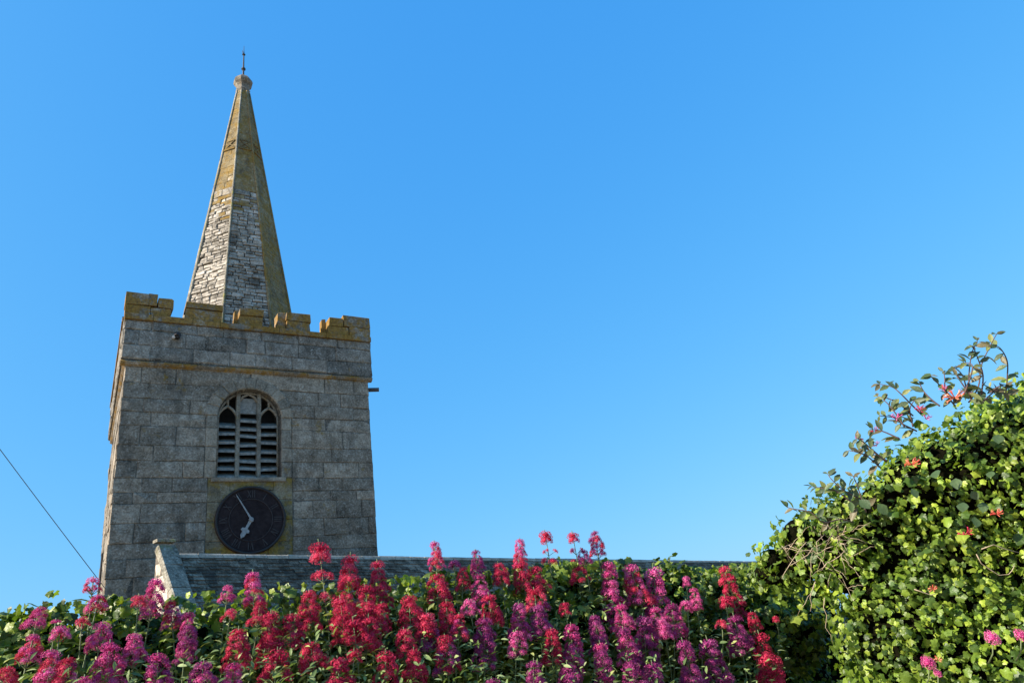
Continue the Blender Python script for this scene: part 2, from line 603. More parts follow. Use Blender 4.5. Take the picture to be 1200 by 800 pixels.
# voussoirs and jamb stones round the opening
nv = 11
for k in range(nv):
    a0, a1 = math.pi * (1 - k / nv), math.pi * (1 - (k + 1) / nv)
    aa = np.linspace(a0, a1, 4)
    poly = [((WRO) * math.cos(a), WSPR + (WRO) * math.sin(a)) for a in aa] + [(WR * math.cos(a), WSPR + WR * math.sin(a)) for a in aa[::-1]]
    stone(poly, wf, -.25, .022, win, M_DRESS, 'voussoir', ch=.02, jit=.004)
zz = [WSILL, 6.81, 7.16, 7.62, WSPR]
for k in range(4):
    for sx in (-1, 1):
        wd = .985 if (k + (sx > 0)) % 2 else .94
        x0, x1 = sorted((sx * WR, sx * .985))
        stone(rect(x0, x1, zz[k], zz[k + 1]), wf, -.25, .012, win, M_DRESS, 'jamb_stone', jit=.004)
b = MB()
b.slab(rect(-.84, .84, WSILL - .10, WSILL + .01), wf, -.25, .05, .02, .004)
b.build('sill', M_DRESS, win)
# mullions
for mx in (-.245, .245):
    b = MB()
    zt = WSPR + math.sqrt(WR ** 2 - .245 ** 2) + .02
    b.slab([(mx - .045, WSILL), (mx + .045, WSILL), (mx + .045, zt), (mx - .045, zt)], wf, -WD - .16, -WD, .025, .003)
    b.build('mullion', M_DRESS, win)


def arch_bars(c, hw, zs, rise, r=.03):
    """two curved bars meeting in a point above a light"""
    out = []
    for sg in (-1, 1):
        pts = []
        for t in np.linspace(0, 1, 8):
            x = c + sg * (-hw + 2 * hw * math.cos(t * math.pi / 3))
            z = zs + rise * math.sin(t * math.pi / 3) / .866
            pts.append((x, WD + .06, z))
        out.append(pts)
    return out


b = MB()
for c in (-.485, .485):
    for pts in arch_bars(c, .235, 7.90, .36):
        b.tube(pts, .036, .036, 6)
    b.tube([(c, WD + .06, 8.24), (c, WD + .06, 8.50)], .03, .03, 6)
for sg in (-1, 1):
    b.tube([(sg * .22, WD + .06, 8.40), (sg * .14, WD + .06, 8.53), (0, WD + .06, 8.60)], .034, .03, 6)
b.build('tracery', M_DRESS, win, smooth=True)
# inner order: thin arch rib
b = MB()
pr = [(-(WR - .03), WD + .05, WSILL)] + [((WR - .03) * math.cos(a), WD + .05, WSPR + (WR - .03) * math.sin(a)) for a in np.linspace(math.pi, 0, 20)] + [((WR - .03), WD + .05, WSILL)]
b.tube(pr, .032, .032, 6)
b.build('inner_rib', M_DRESS, win, smooth=True)
# near-black sheet whose colour stands for the unlit belfry behind the louvres
b = MB()
b.add([(-.8, .62, WSILL - .1), (.8, .62, WSILL - .1), (.8, .62, 8.9), (-.8, .62, 8.9)], [(0, 1, 2, 3)])
b.build('dark_backing', M_DARK, win)
# slate louvres, three lights
for (x0, x1, ztop, n) in ((-.70, -.29, 8.0, 7), (-.20, .20, 8.12, 8), (.29, .70, 8.0, 7)):
    for k in range(n):
        z = WSILL + .03 + (ztop - WSILL - .1) * k / n + random.uniform(-.015, .015)
        b = MB()
        w2, th = .16, .062
        tl = random.uniform(-.012, .012)
        vs = []
        for (yy, dz) in ((WD + .04, 0), (WD + .04, th), (WD + .30, th + w2), (WD + .30, w2)):
            vs += [(x0, yy + random.uniform(-.008, .008), z + dz - tl), (x1, yy + random.uniform(-.008, .008), z + dz + tl)]
        b.add(vs, [(0, 1, 3, 2), (2, 3, 5, 4), (4, 5, 7, 6), (6, 7, 1, 0), (0, 2, 4, 6), (1, 7, 5, 3)])
        b.build('louvre_slat', M_SLATE, win)
b = MB()
b.box(-.20, .20, WD + .09, WD + .13, 8.10, 8.5)
b.build('slate_panel', M_SLATE, win)

# ---- string course
sc = MB()
prof = [(.0, ZS), (.06, ZS + .02), (.10, ZS + .07), (.085, ZS + .10), (.0, ZP + .02)]


def ring(mb, prof, hx0, hx1, y0, y1):
    vs, fs = [], []
    for (o, z) in prof:
        vs += [(hx0 - o, y0 - o, z), (hx1 + o, y0 - o, z), (hx1 + o, y1 + o, z), (hx0 - o, y1 + o, z)]
    for i in range(len(prof) - 1):
        for k in range(4):
            k2 = (k + 1) % 4
            fs.append((i * 4 + k, i * 4 + k2, (i + 1) * 4 + k2, (i + 1) * 4 + k))
    mb.add(vs, fs)


# built of separate moulded lengths on the front and left, one core behind
ring(sc, [(.0, ZS - .01), (.05, ZS + .03), (.05, ZP - .03), (.0, ZP)], -SH, SH, .1, DEP - .1)
strc = sc.build('string_course', M_STRING, T)
xs_ = [-SH - .1]
while xs_[-1] < SH - .9:
    xs_.append(xs_[-1] + random.uniform(.6, .95))
xs_.append(SH + .1)
for x0, x1 in zip(xs_[:-1], xs_[1:]):
    b = MB()
    vs = []
    dz = random.uniform(-.006, .006)
    for x in (x0 + .004, x1 - .004):
        for (o, z) in prof:
            vs.append((x, .1 - o - .002 + random.uniform(-.004, .004), z + dz))
        vs.append((x, .14, ZP + .02))
        vs.append((x, .14, ZS))
    n = len(prof) + 2
    fs = [(i, (i + 1) % n, n + (i + 1) % n, n + i) for i in range(n)] + [tuple(range(n)), tuple(range(n, 2 * n))]
    b.add(vs, fs)
    b.build('moulded_stone', M_STRING, strc)

# ---- parapet
pc = MB()
PT = .38
i_ = J
for (x0, x1, ya, yb) in ((-HW + i_, HW - i_, i_, PT), (-HW + i_, -HW + PT, PT, DEP - PT), (HW - PT, HW - i_, PT, DEP - PT), (-HW + i_, HW - i_, DEP - PT, DEP - i_)):
    pc.box(x0, x1, ya, yb, ZP - .02, ZC - .02)
para = pc.build('parapet', M_JOINT, T)
PF = front(0.0)
zr = [ZP, 9.56, 9.95, 10.20]
for k in range(3):
    z0, z1 = zr[k], zr[k + 1]
    for fr, lo, hi, sc_ in ((PF, -HW, HW, 1), (lambda s, z, d: (-HW - d, s, z), 0, DEP, 1)):
        cuts = [lo]
        cuts.append(lo + (.34 if k % 2 else .6))
        while hi - cuts[-1] > 1.3:
            cuts.append(cuts[-1] + random.uniform(.45, 1.1))
        cuts.append(hi)
        for x0, x1 in zip(cuts[:-1], cuts[1:]):
            stone(rect(x0, x1, z0, z1), fr, -J - .04, random.uniform(-.008, .014), para, M_PARA, ch=.02, jit=.012)
# weathered sill coping of the crenels, front and left
cuts = [-HW]
while cuts[-1] < HW - .95:
    cuts.append(cuts[-1] + random.uniform(.6, .9))
cuts.append(HW)
for x0, x1 in zip(cuts[:-1], cuts[1:]):
    b = MB()
    b.box(x0 + .004, x1 - .004, -.055 + random.uniform(-.01, .01), PT + .03, 10.20, ZC + random.uniform(-.012, .012))
    b.build('sill_coping', M_OCHRE, para)
for y0_, y1_ in ((PT + .03, 1.3), (1.3, 2.4), (2.4, 3.5), (3.5, 4.6), (4.6, DEP)):
    b = MB()
    b.box(-HW - .045, -HW + PT, y0_ + .004, y1_ - .004, 10.20, ZC)
    b.build('sill_coping', M_OCHRE, para)
    b = MB()
    b.box(HW - PT, HW + .045, y0_ + .004, y1_ - .004, 10.20, ZC)
    b.build('sill_coping', M_OCHRE, para)


def merlon(stones, label=None):
    """stones: list of (x0,x1,y0,y1,z0,z1)"""
    x0 = min(s[0] for s in stones)
    y0 = min(s[2] for s in stones)
    m = empty('merlon', (0, 0, 0), 0, T)
    for (a, b_, c, d, e, f) in stones:
        q = MB()
        jj = .015
        vs = []
        ch = .02
        for zz, k in ((e, 0), (f - ch, 0), (f, ch)):
            for (xx, yy) in ((a + k, c + k), (b_ - k, c + k), (b_ - k, d - k), (a + k, d - k)):
                vs.append((xx + random.uniform(-jj, jj), yy + random.uniform(-jj, jj), zz + random.uniform(-jj, jj)))
        fs = [(3, 2, 1, 0), (8, 9, 10, 11)]
        for r_ in (0, 4):
            for k in range(4):
                k2 = (k + 1) % 4
                fs.append((r_ + k, r_ + k2, r_ + 4 + k2, r_ + 4 + k))
        q.add(vs, fs)
        q.build('merlon_stone', M_OCHRE, m)
    return m


ZT = 10.84
zb = ZC - .03
merlon([(-3.0, -2.47, 0, .40, zb, 10.62), (-2.465, -2.02, .015, .39, zb, 10.60), (-3.01, -2.53, -.01, .41, 10.625, 10.95),
        (-2.52, -2.33, 0, .40, 10.63, 10.96), (-2.32, -1.99, -.005, .41, 10.61, 10.86)])
merlon([(-1.69, -1.27, 0, .38, zb, 10.66), (-1.262, -.87, .01, .38, zb, 10.66), (-1.71, -.85, -.02, .41, 10.665, 10.85)])
merlon([(-.44, .12, 0, .37, zb, 10.64), (-.43, .14, -.015, .40, 10.645, 10.84), (-.53, -.37, .30, .50, zb, 10.92)])
merlon([(.52, .72, .10, .46, zb, 10.89), (.725, 1.34, 0, .38, zb, 10.63), (.73, 1.37, -.015, .40, 10.635, 10.86)])
merlon([(1.84, 2.40, 0, .39, zb, 10.60), (2.405, 3.0, -.01, .40, zb, 10.62), (1.86, 2.26, -.01, .40, 10.605, 10.86), (2.265, 3.0, -.012, .41, 10.625, 10.97),
        (1.74, 1.85, .28, .50, zb, 10.93)])
for yy in (1.15, 2.45, 3.75):
    merlon([(-3.0, -2.62, yy, yy + .85, zb, 10.62), (-3.02, -2.6, yy, yy + .87, 10.625, 10.85)])
    merlon([(2.62, 3.0, yy, yy + .85, zb, 10.62), (2.6, 3.02, yy, yy + .87, 10.625, 10.85)])
for xx in (-3.0, -1.69, -.44, .75, 2.15):
    merlon([(xx, xx + .85, DEP - .4, DEP, zb, 10.62), (xx, xx + .87, DEP - .41, DEP + .01, 10.625, 10.85)])
# roof deck
b = MB()
b.box(-HW + PT, HW - PT, PT, DEP - PT, 9.4, 9.66)
b.build('roof_deck', M_LEAD, T)

# spout on the right, small white spout on the front, downpipe on the left
b = MB()
b.tube([(2.84, .45, 8.96), (3.25, .25, 8.92)], .058, .055, 10)
b.build('drain_spout', M_LEAD, T)
b = MB()
b.tube([(-1.86, .05, 9.86), (-1.86, -.16, 9.84)], .075, .075, 12)
b.tube([(-1.88, -.155, 9.83), (-1.88, -.17, 9.80)], .05, .05, 10)
b.build('overflow_spout', M_IRON, T)
b = MB()
b.tube([(-1.93, -.02, 9.83), (-1.93, -.13, 9.80)], .045, .035, 10)
b.build('white_pipe_end', M_WHITE, T)
b = MB()
b.tube([(-2.96, .9, 3.0), (-2.96, .9, 5.0)], .022, .022, 8)
b.build('downpipe', M_IRON, T)

# ---- spire
SB = DEP / 2
ZA0, ZA1 = 9.66, 20.95
RA0, RA1 = 1.745, .20
t8 = math.tan(math.pi / 8)


def apo(z):
    return RA0 + (RA1 - RA0) * (z - ZA0) / (ZA1 - ZA0)


cs = MB()
vs, fs = [], []
for z in (ZA0, ZA1):
    r = (apo(z) - .03) / math.cos(math.pi / 8)
    for k in range(8):
        a = math.pi / 8 + k * math.pi / 4
        vs.append((r * math.cos(a), SB + r * math.sin(a), z))
fs = [(k, (k + 1) % 8, 8 + (k + 1) % 8, 8 + k) for k in range(8)]
cs.add(vs, fs)
spire = cs.build('spire', M_SPCORE, T)
slope = math.atan((RA0 - RA1) / (ZA1 - ZA0))


def facet_frame(k):
    th = -math.pi / 2 + k * math.pi / 4      # k=0 faces the front
    nx, ny = math.cos(th), math.sin(th)
    tx, ty = -ny, nx

    def fr(s, z, d):
        r = apo(z) + d * math.cos(slope)
        return (nx * r + tx * s, SB + ny * r + ty * s, z + d * math.sin(slope))
    return fr


for k in range(8):
    fr = facet_frame(k)
    vis = k in (0, 1, 7, 6)
    b1, b2 = MB(), MB()
    z = ZA0
    while z < ZA1 - .05:
        h = random.uniform(.085, .14) if z < 15.9 else random.uniform(.2, .3)
        if not vis:
            h *= 2
        z1 = min(z + h, ZA1)
        hw = apo((z + z1) / 2) * t8
        x = -hw + .02
        while x < hw - .03:
            L = random.uniform(.14, .34) if z < 15.9 else random.uniform(.3, .6)
            if hw - (x + L) < .14:
                L = hw - x - .01
            x1 = min(x + L, hw - .01)
            gp = .010
            hwt0, hwt1 = apo(z) * t8, apo(z1) * t8
            ochre = (k == 1) or z > 15.9 + random.gauss(0, .55) or (k == 2)
            rough = not ochre
            if ochre:
                gp = .0015
            poly = [(max(x, -hwt0) + gp, z + gp), (min(x1, hwt0) - gp, z + gp), (min(x1, hwt1) - gp, z1 - gp), (max(x, -hwt1) + gp, z1 - gp)]
            (b2 if ochre else b1).slab(poly, fr, -.04, random.uniform(-.018, .022) if rough and not ochre else random.uniform(-.004, .006),
                                       .012 if rough else .004, .014 if rough else .002, random.random() if rough else random.uniform(.4, .6))
            x = x1
        z = z1
    if b1.v:
        tag(b1.build('rough_facing_stones', M_SPIRE, spire), kind='stuff')
    if b2.v:
        tag(b2.build('smooth_facing_stones', M_SPIREO, spire), kind='stuff')
# rolls on the eight edges
for k in range(8):
    a = math.pi / 8 + k * math.pi / 4
    pts = []
    for z in np.linspace(ZA0, ZA1, 16):
        r = (apo(z) + .005) / math.cos(math.pi / 8)
        pts.append((r * math.cos(a), SB + r * math.sin(a), z))
    b = MB()
    b.tube(pts, .045, .03, 6)
    b.build('edge_roll', M_SPIREO if k not in (4, 5, 3) else M_COPE, spire, smooth=True)
# band of small carved panels about three quarters up
for k in range(8):
    fr = facet_frame(k)
    b = MB()
    hw = apo(18.15) * t8 - .03
    b.slab([(-hw, 17.98), (hw, 17.98), (hw, 18.03), (-hw, 18.03)], fr, -.02, .04, .008, .001)
    for s_ in (-1, 1):
        b.slab([(s_ * .13 - .02, 18.10), (s_ * .13 + .02, 18.10), (.02 - s_ * .13 , 18.36), (-.02 - s_ * .13, 18.36)], fr, -.02, .035, .006, .001)
    for (x0, x1, z0, z1) in ((-.17, .17, 18.06, 18.09), (-.15, .15, 18.38, 18.41)):
        b.slab([(x0, z0), (x1, z0), (x1, z1), (x0, z1)], fr, -.02, .03, .006, .001)
    b.build('carved_panel', M_SPIREO, spire)
# cap and rod
b = MB()
b.lathe([(.20, 20.9), (.24, 21.02), (.25, 21.05), (.22, 21.10), (.22, 21.22), (.26, 21.30), (.31, 21.36), (.33, 21.44), (.30, 21.54), (.21, 21.66), (.10, 21.74)], 8, (0, SB), 0)
b.build('cap_stone', M_GRAN, spire)
b = MB()
b.tube([(0, SB, 21.70), (0, SB, 22.95)], .034, .018, 8)
b.lathe([(.03, 22.05), (.075, 22.10), (.075, 22.14), (.03, 22.19)], 8, (0, SB))
b.lathe([(.02, 22.78), (.06, 22.82), (.02, 22.88)], 8, (0, SB))
b.tube([(0, SB, 22.8), (-.05, SB, 22.92), (-.05, SB, 23.0)], .012, .008, 5)
b.tube([(0, SB, 22.9), (0, SB, 23.25)], .012, .006, 5)
b.build('finial_rod', M_IRON, spire)

# ------------------------------------------------------------------ clock
u = np.array([math.cos(R(32.917)), math.sin(R(32.917)), 0])
nrm = np.array([-u[1], u[0], 0])
cpos = np.array([-6.391, 15.979, 0]) + u * (-.09) + nrm * .075
CK = empty('tower_clock', (cpos[0], cpos[1], 5.43), R(32.917))
tag(CK, 'round dark slate clock with two pale hands below the belfry window of the tower', 'clock')


def disc(r, y0, y1, mb, seg=64, bev=0.0):
    vs = []
    for (rr, yy) in ((r, y0), (r, y1 + bev), (r - bev, y1)):
        for k in range(seg):
            a = 2 * math.pi * k / seg
            vs.append((rr * math.cos(a), yy, rr * math.sin(a)))
    fs = []
    for i in (0, 1):
        for k in range(seg):
            k2 = (k + 1) % seg
            fs.append((i * seg + k, i * seg + k2, (i + 1) * seg + k2, (i + 1) * seg + k))
    fs.append(tuple(2 * seg + k for k in range(seg)))
    mb.add(vs, fs)


RD = .775
b = MB()
disc(RD, 0.0, -.04, b, 64, .006)
b.build('dial', M_DIAL, CK)
for (rr, tt, nm) in ((RD - .03, .03, 'outer_rim'), (RD - .30, .008, 'inner_ring')):
    b = MB()
    b.tube([(rr * math.cos(a), -.045, rr * math.sin(a)) for a in np.linspace(0, 2 * math.pi, 65)], tt, tt, 6, cap=False)
    b.build(nm, M_RIM if nm == 'outer_rim' else M_NUM, CK, smooth=True)
ROM = ['XII', 'I', 'II', 'III', 'IV', 'V', 'VI', 'VII', 'VIII', 'IX', 'X', 'XI']
for h, txt in enumerate(ROM):
    th = math.pi / 2 - h * math.pi / 6
    b = MB()
    wds = {'I': .045, 'V': .10, 'X': .10}
    tot = sum(wds[c] for c in txt)
    x = -tot / 2

    def P(lx, ly):
        # ly radial outwards, lx clockwise
        rr = RD - .18 + ly
        er = (math.cos(th), math.sin(th))
        et = (math.sin(th), -math.cos(th))
        return (er[0] * rr + et[0] * lx, er[1] * rr + et[1] * lx)

    def bar(p, q, wd):
        d = (q[0] - p[0], q[1] - p[1])
        L = math.hypot(*d)
        nx, ny = -d[1] / L * wd / 2, d[0] / L * wd / 2
        pts = [(p[0] + nx, p[1] + ny), (p[0] - nx, p[1] - ny), (q[0] - nx, q[1] - ny), (q[0] + nx, q[1] + ny)]
        vs = [(P(*t)[0], -.038, P(*t)[1]) for t in pts] + [(P(*t)[0], -.048, P(*t)[1]) for t in pts]
        b.add(vs, [(4, 5, 6, 7), (0, 1, 5, 4), (1, 2, 6, 5), (2, 3, 7, 6), (3, 0, 4, 7)])
    for c in txt:
        wd = wds[c]
        m = x + wd / 2
        if c == 'I':
            bar((m, -.085), (m, .085), .018)
        elif c == 'V':
            bar((m - .035, .085), (m, -.085), .020)
            bar((m + .035, .085), (m, -.085), .010)
        else:
            bar((m - .038, .085), (m + .038, -.085), .020)
            bar((m + .038, .085), (m - .038, -.085), .010)
        x += wd
    b.build('numeral', M_NUM, CK)
for k in range(60):
    if k % 5 == 0:
        pass


def hand(name, ax, az, poly):
    L = math.hypot(ax, az)
    ex, ez = ax / L, az / L
    b = MB()
    pts = [(ex * r - ez * s, ez * r + ex * s) for (r, s) in poly]
    n = len(pts)
    yb, yf = (-.065, -.078) if name == 'hour_hand' else (-.085, -.097)
    vs = [(p[0], yb, p[1]) for p in pts] + [(p[0], yf, p[1]) for p in pts]
    b.add(vs, [tuple(range(n, 2 * n))] + [(i, (i + 1) % n, n + (i + 1) % n, n + i) for i in range(n)])
    return b.build(name, M_HAND, CK)


hand('minute_hand', -.34, .57, [(-.06, .02), (.0, .024), (.12, .018), (.60, .008), (.68, 0), (.60, -.008), (.12, -.018), (.0, -.024), (-.06, -.02)])
hand('hour_hand', -.19, -.36, [(-.04, .02), (.0, .036), (.22, .028), (.24, .085), (.29, .10), (.32, .05), (.40, .05), (.47, 0), (.40, -.05), (.32, -.05), (.29, -.10), (.24, -.085), (.22, -.028), (.0, -.036), (-.04, -.02)])
b = MB()
disc(.05, -.04, -.105, b, 20, .01)
b.build('hand_boss', M_HAND, CK)

# ------------------------------------------------------------------ church aisle in front of the tower: gable coping and slate roof
AY = R(52)
au = np.array([math.cos(AY), math.sin(AY), 0])
RP = EYE + ray(215, 651) * 2.6 / ray(215, 651)[2]
A = empty('church_aisle', (RP[0], RP[1], 0), AY)
tag(A, 'low dark slate church roof with a pale stone gable coping before the tower', 'church building')
# local: x along the ridge, -y down the slope toward the viewer, ridge at z=ZR
ZR = 4.2
TH = R(53)
ct, stn = math.cos(TH), math.sin(TH)
LEN, SL = 27.0, 3.6
EAVE = ZR - SL * stn


def slopef(x, s, d, side=-1):
    return (x, side * (s * ct + d * stn), ZR - s * stn + d * ct)


b = MB()
b.add([(-.26, .05, 0), (LEN, .05, 0), (LEN, .05, ZR), (-.26, .05, ZR)], [(0, 1, 2, 3)])
for side in (-1,):
    b.add([slopef(-.27, 0, -.03, side), slopef(LEN, 0, -.03, side), slopef(LEN, SL, -.03, side), slopef(-.27, SL, -.03, side)], [(0, 1, 2, 3)])
roof = b.build('roof', M_DARK, A)
b = MB()
row, k = .085, 0
s = SL
while s > .03:
    x = -.22 - (k % 2) * .12
    while x < LEN:
        L = random.uniform(.17, .27) * (1 if x < 9 else 2.4)
        j = random.uniform(-.008, .008)
        d = .020 + random.uniform(-.008, .012)
        sa, sb_ = s + j, s - row * 1.7
        if sb_ < 0:
            sb_ = 0
        x0, x1 = max(x, -.25), x + L - .006
        if x1 > x0:
            vs = [slopef(x0, sa, d), slopef(x1, sa, d), slopef(x1, sb_, .0), slopef(x0, sb_, .0), slopef(x0, sa, d - .012), slopef(x1, sa, d - .012)]
            b.add(vs, [(0, 1, 2, 3), (4, 5, 1, 0)], random.random())
        x += L
    s -= row
    k += 1
tag(b.build('slate', M_ROOF, roof), kind='stuff')
x = -.2
while x < LEN - 1:
    L = .46
    b = MB()
    vs = []
    for xx in (x + .006, x + L - .006):
        for (yy, zz_) in ((-.06, -.07), (-.035, -.015), (0, .015), (.035, -.015), (.055, -.07)):
            vs.append((xx, yy + random.uniform(-.004, .004), ZR + .03 + zz_ + random.uniform(-.006, .006)))
    b.add(vs, [(i, i + 1, 5 + i + 1, 5 + i) for i in range(4)] + [(0, 1, 2, 3, 4), (5, 6, 7, 8, 9)])
    b.build('ridge_tile', M_RIDGE, roof)
    x += L
# walls
b = MB()
gx0, gx1 = -.50, -.26
yE = SL * ct
vs = []
yB = .03
for xx in (gx0 + .03, gx1):
    vs += [(xx, -yE, 0), (xx, yB, 0), (xx, yB, ZR + .1), (xx, 0, ZR + .12), (xx, -yE, EAVE + .12)]
b.add(vs, [(0, 1, 2, 3, 4), (5, 6, 7, 8, 9)] + [(i, (i + 1) % 5, 5 + (i + 1) % 5, 5 + i) for i in range(5)])
gw = b.build('gable_wall', M_JOINT, A)
b = MB()
b.box(gx1 + .002, LEN, -yE + .15, -yE + .5, 0, EAVE + .1)
b.build('aisle_wall', M_JOINT, A)
z = .0
while z < ZR:
    h = random.uniform(.2, .32)
    y_hi = yE if z + h < EAVE + .12 else (ZR + .12 - z - h) / math.tan(TH)
    if y_hi < .12:
        break
    y = -y_hi
    while y < yB - .02:
        L = min(random.uniform(.25, .55), yB - y)
        poly = rect(y, y + L, z, z + h)
        if L > .08:
            stone(poly, lambda s_, z_, d: (gx0 + .03 - d, s_, z_), -.05, random.uniform(.0, .03), gw, M_GABLE, jit=.012)
        y += L
    z += h
# coping stones down the slope
for side in (-1,):
    s = .0
    while s < SL:
        L = random.uniform(.42, .55)
        b = MB()
        vs = []
        for ss in (s + .006, s + L - .006):
            dz = random.uniform(-.006, .006)
            for (xx, dd) in ((gx0 - .05, .02), (gx0 - .05, .12), (gx0 - .03, .145), (gx1 + .03, .145), (gx1 + .05, .12), (gx1 + .05, -.06)):
                p = slopef(xx, ss, dd + .09 + dz, side)
                vs.append((p[0] + random.uniform(-.006, .006), p[1], p[2] + random.uniform(-.006, .006)))
        b.add(vs, [(i, (i + 1) % 6, 6 + (i + 1) % 6, 6 + i) for i in range(6)] + [tuple(range(6)), tuple(range(6, 12))])
        b.build('coping_stone', M_COPE, gw)
        s += L
b = MB()
b.slab(rect(gx0 - .04, gx1 + .05, -.14, .045), lambda x, y, d: (x, y, ZR + .25 + d), -.04, .02, .012, .006)
b.build('apex_stone', M_COPE, gw)

# ------------------------------------------------------------------ overhead cable
e1 = at(124, 690, 13.6)
e0 = at(-420, -60, 11.0)
pts = []
for t in np.linspace(0, 1, 40):
    p = e1 * (1 - t) + e0 * t
    p = p - np.array([0, 0, .35 * 4 * t * (1 - t) * .35])
    pts.append(p)
b = MB()
b.tube(pts, .0068, .0068, 6)
tag(b.build('overhead_cable', M_CABLE), 'thin dark overhead cable slanting across the sky to the left foot of the tower', 'cable')

# ------------------------------------------------------------------ garden wall
WY = R(31)
wu = np.array([math.cos(WY), math.sin(WY), 0])
wn = np.array([math.sin(WY), -math.cos(WY), 0])       # toward the viewer
WP = np.array([0, 3.42, 0])


def wall_hit(px, py, off=0.0):
    d = ray(px, py)
    t = ((WP + wn * off - EYE) @ wn) / (d @ wn)
    return EYE + d * t


GW = empty('garden_wall', tuple(WP - wu * 1.0), WY)
tag(GW, 'rough stone garden wall almost hidden under the ivy and valerian', 'garden wall')
b = MB()
b.box(-3.2, 6.0, .80, 1.16, 0, 1.62)
gcore = b.build('wall_core', M_JOINT, GW)
z = 0.0
while z < 1.6:
    h = random.uniform(.14, .22)
    x = -3.2
    while x < 6.0:
        L = random.uniform(.3, .6)
        stone(rect(x, min(x + L, 6.0), z, z + h), lambda s_, z_, d: (s_, .80 - d, z_), -.05, random.uniform(0, .03), gcore, M_WALL, jit=.012)
        x += L
    z += h

# ------------------------------------------------------------------ leaves
def leaf_ivy():
    """five-lobed ivy leaf in the XY plane, stalk at origin, tip at +Y, length 1; folded along the midrib"""
    out = [(0, 0), (.16, -.10), (.42, -.05), (.50, .12), (.43, .26), (.55, .40), (.58, .55), (.40, .60), (.26, .74), (0, 1.0),
           (-.26, .74), (-.40, .60), (-.58, .55), (-.55, .40), (-.43, .26), (-.50, .12), (-.42, -.05), (-.16, -.10)]
    V = [(0, .32, 0)] + [(x, y, -.16 * abs(x) + .05 * math.sin(6 * x) - .12 * y * y) for x, y in out]
    n = len(out)
    F = [(0, 1 + i, 1 + (i + 1) % n) for i in range(n)]
    return np.array(V, float), np.array(F)


def leaf_lance(wd=.28, curl=.25, fold=.25):
    V = [(0, 0, 0), (wd * .7, .25, -fold * wd * .0), (wd, .5, 0), (wd * .6, .8, 0), (0, 1, 0), (-wd * .6, .8, 0), (-wd, .5, 0), (-wd * .7, .25, 0), (0, .5, 0)]
    V = [(x, y, fold * abs(x) - curl * y * y) for x, y, _ in V]
    F = [(8, 0, 1), (8, 1, 2), (8, 2, 3), (8, 3, 4), (8, 4, 5), (8, 5, 6), (8, 6, 7), (8, 7, 0)]
    return np.array(V, float), np.array(F)


def frames(N_, T_):
    """rotation matrices with z=N_, y~T_"""
    N_ = N_ / np.linalg.norm(N_, axis=1, keepdims=True)
    Tp = T_ - N_ * np.sum(T_ * N_, 1, keepdims=True)
    Tp /= np.linalg.norm(Tp, axis=1, keepdims=True) + 1e-9
    X = np.cross(Tp, N_)
    return np.stack([X, Tp, N_], 2)


def scatter(name, tmpl, mat, P_, Rm, S_, C_, parent=None, flat=None):
    V, F = tmpl
    n, k = len(P_), len(V)
    if flat is not None:
        VV = np.repeat(V[None], n, 0).copy()
        VV[:, :, 2] *= flat[:, None]
    else:
        VV = np.repeat(V[None], n, 0)
    W = np.einsum('nij,nkj->nki', Rm, VV * S_[:, None, None]) + P_[:, None, :]
    FF_ = (F[None] + (np.arange(n) * k)[:, None, None]).reshape(-1, F.shape[1])
    CC = np.repeat(C_, k, 0)
    # midrib a little paler
    me = np_mesh(name, mat, W.reshape(-1, 3), FF_, CC)
    return link(name, me, parent)


def project(Pw):
    d = Pw - EYE
    z = d @ _f
    return 600 + FPX * (d @ CRT) / z, 400 - FPX * (d @ CUP) / z, z


def shell(spheres, n, thick=(.80, 1.10)):
    C = np.array([s[0] for s in spheres])
    Rr = np.array([s[1] for s in spheres])
    pr = Rr ** 2 / np.sum(Rr ** 2)
    idx = RNG.choice(len(Rr), n, p=pr)
    d = RNG.normal(size=(n, 3))
    d /= np.linalg.norm(d, axis=1, keepdims=True)
    surf = C[idx] + d * Rr[idx, None]
    dist = np.linalg.norm(surf[:, None, :] - C[None], axis=2) / Rr[None]
    dist[np.arange(n), idx] = 9
    ok = (dist.min(1) > .97) & (surf[:, 2] > 0.05)
    tocam = EYE - surf
    face = np.sum(tocam * d, 1) > -.25 * np.linalg.norm(tocam, axis=1)
    ok &= face | (RNG.random(n) < .3)
    # lumps: push clumps in and out
    lump = .5 + .5 * np.sin(surf[:, 0] * 23 + 2 * np.sin(surf[:, 2] * 19)) * np.sin(surf[:, 2] * 27 + 1.7 * np.sin(surf[:, 1] * 21))
    rad = RNG.uniform(-.11, .03, n) + .09 * (lump - .55)
    P_ = surf + d * rad[:, None]
    return P_[ok], d[ok], rad[ok]


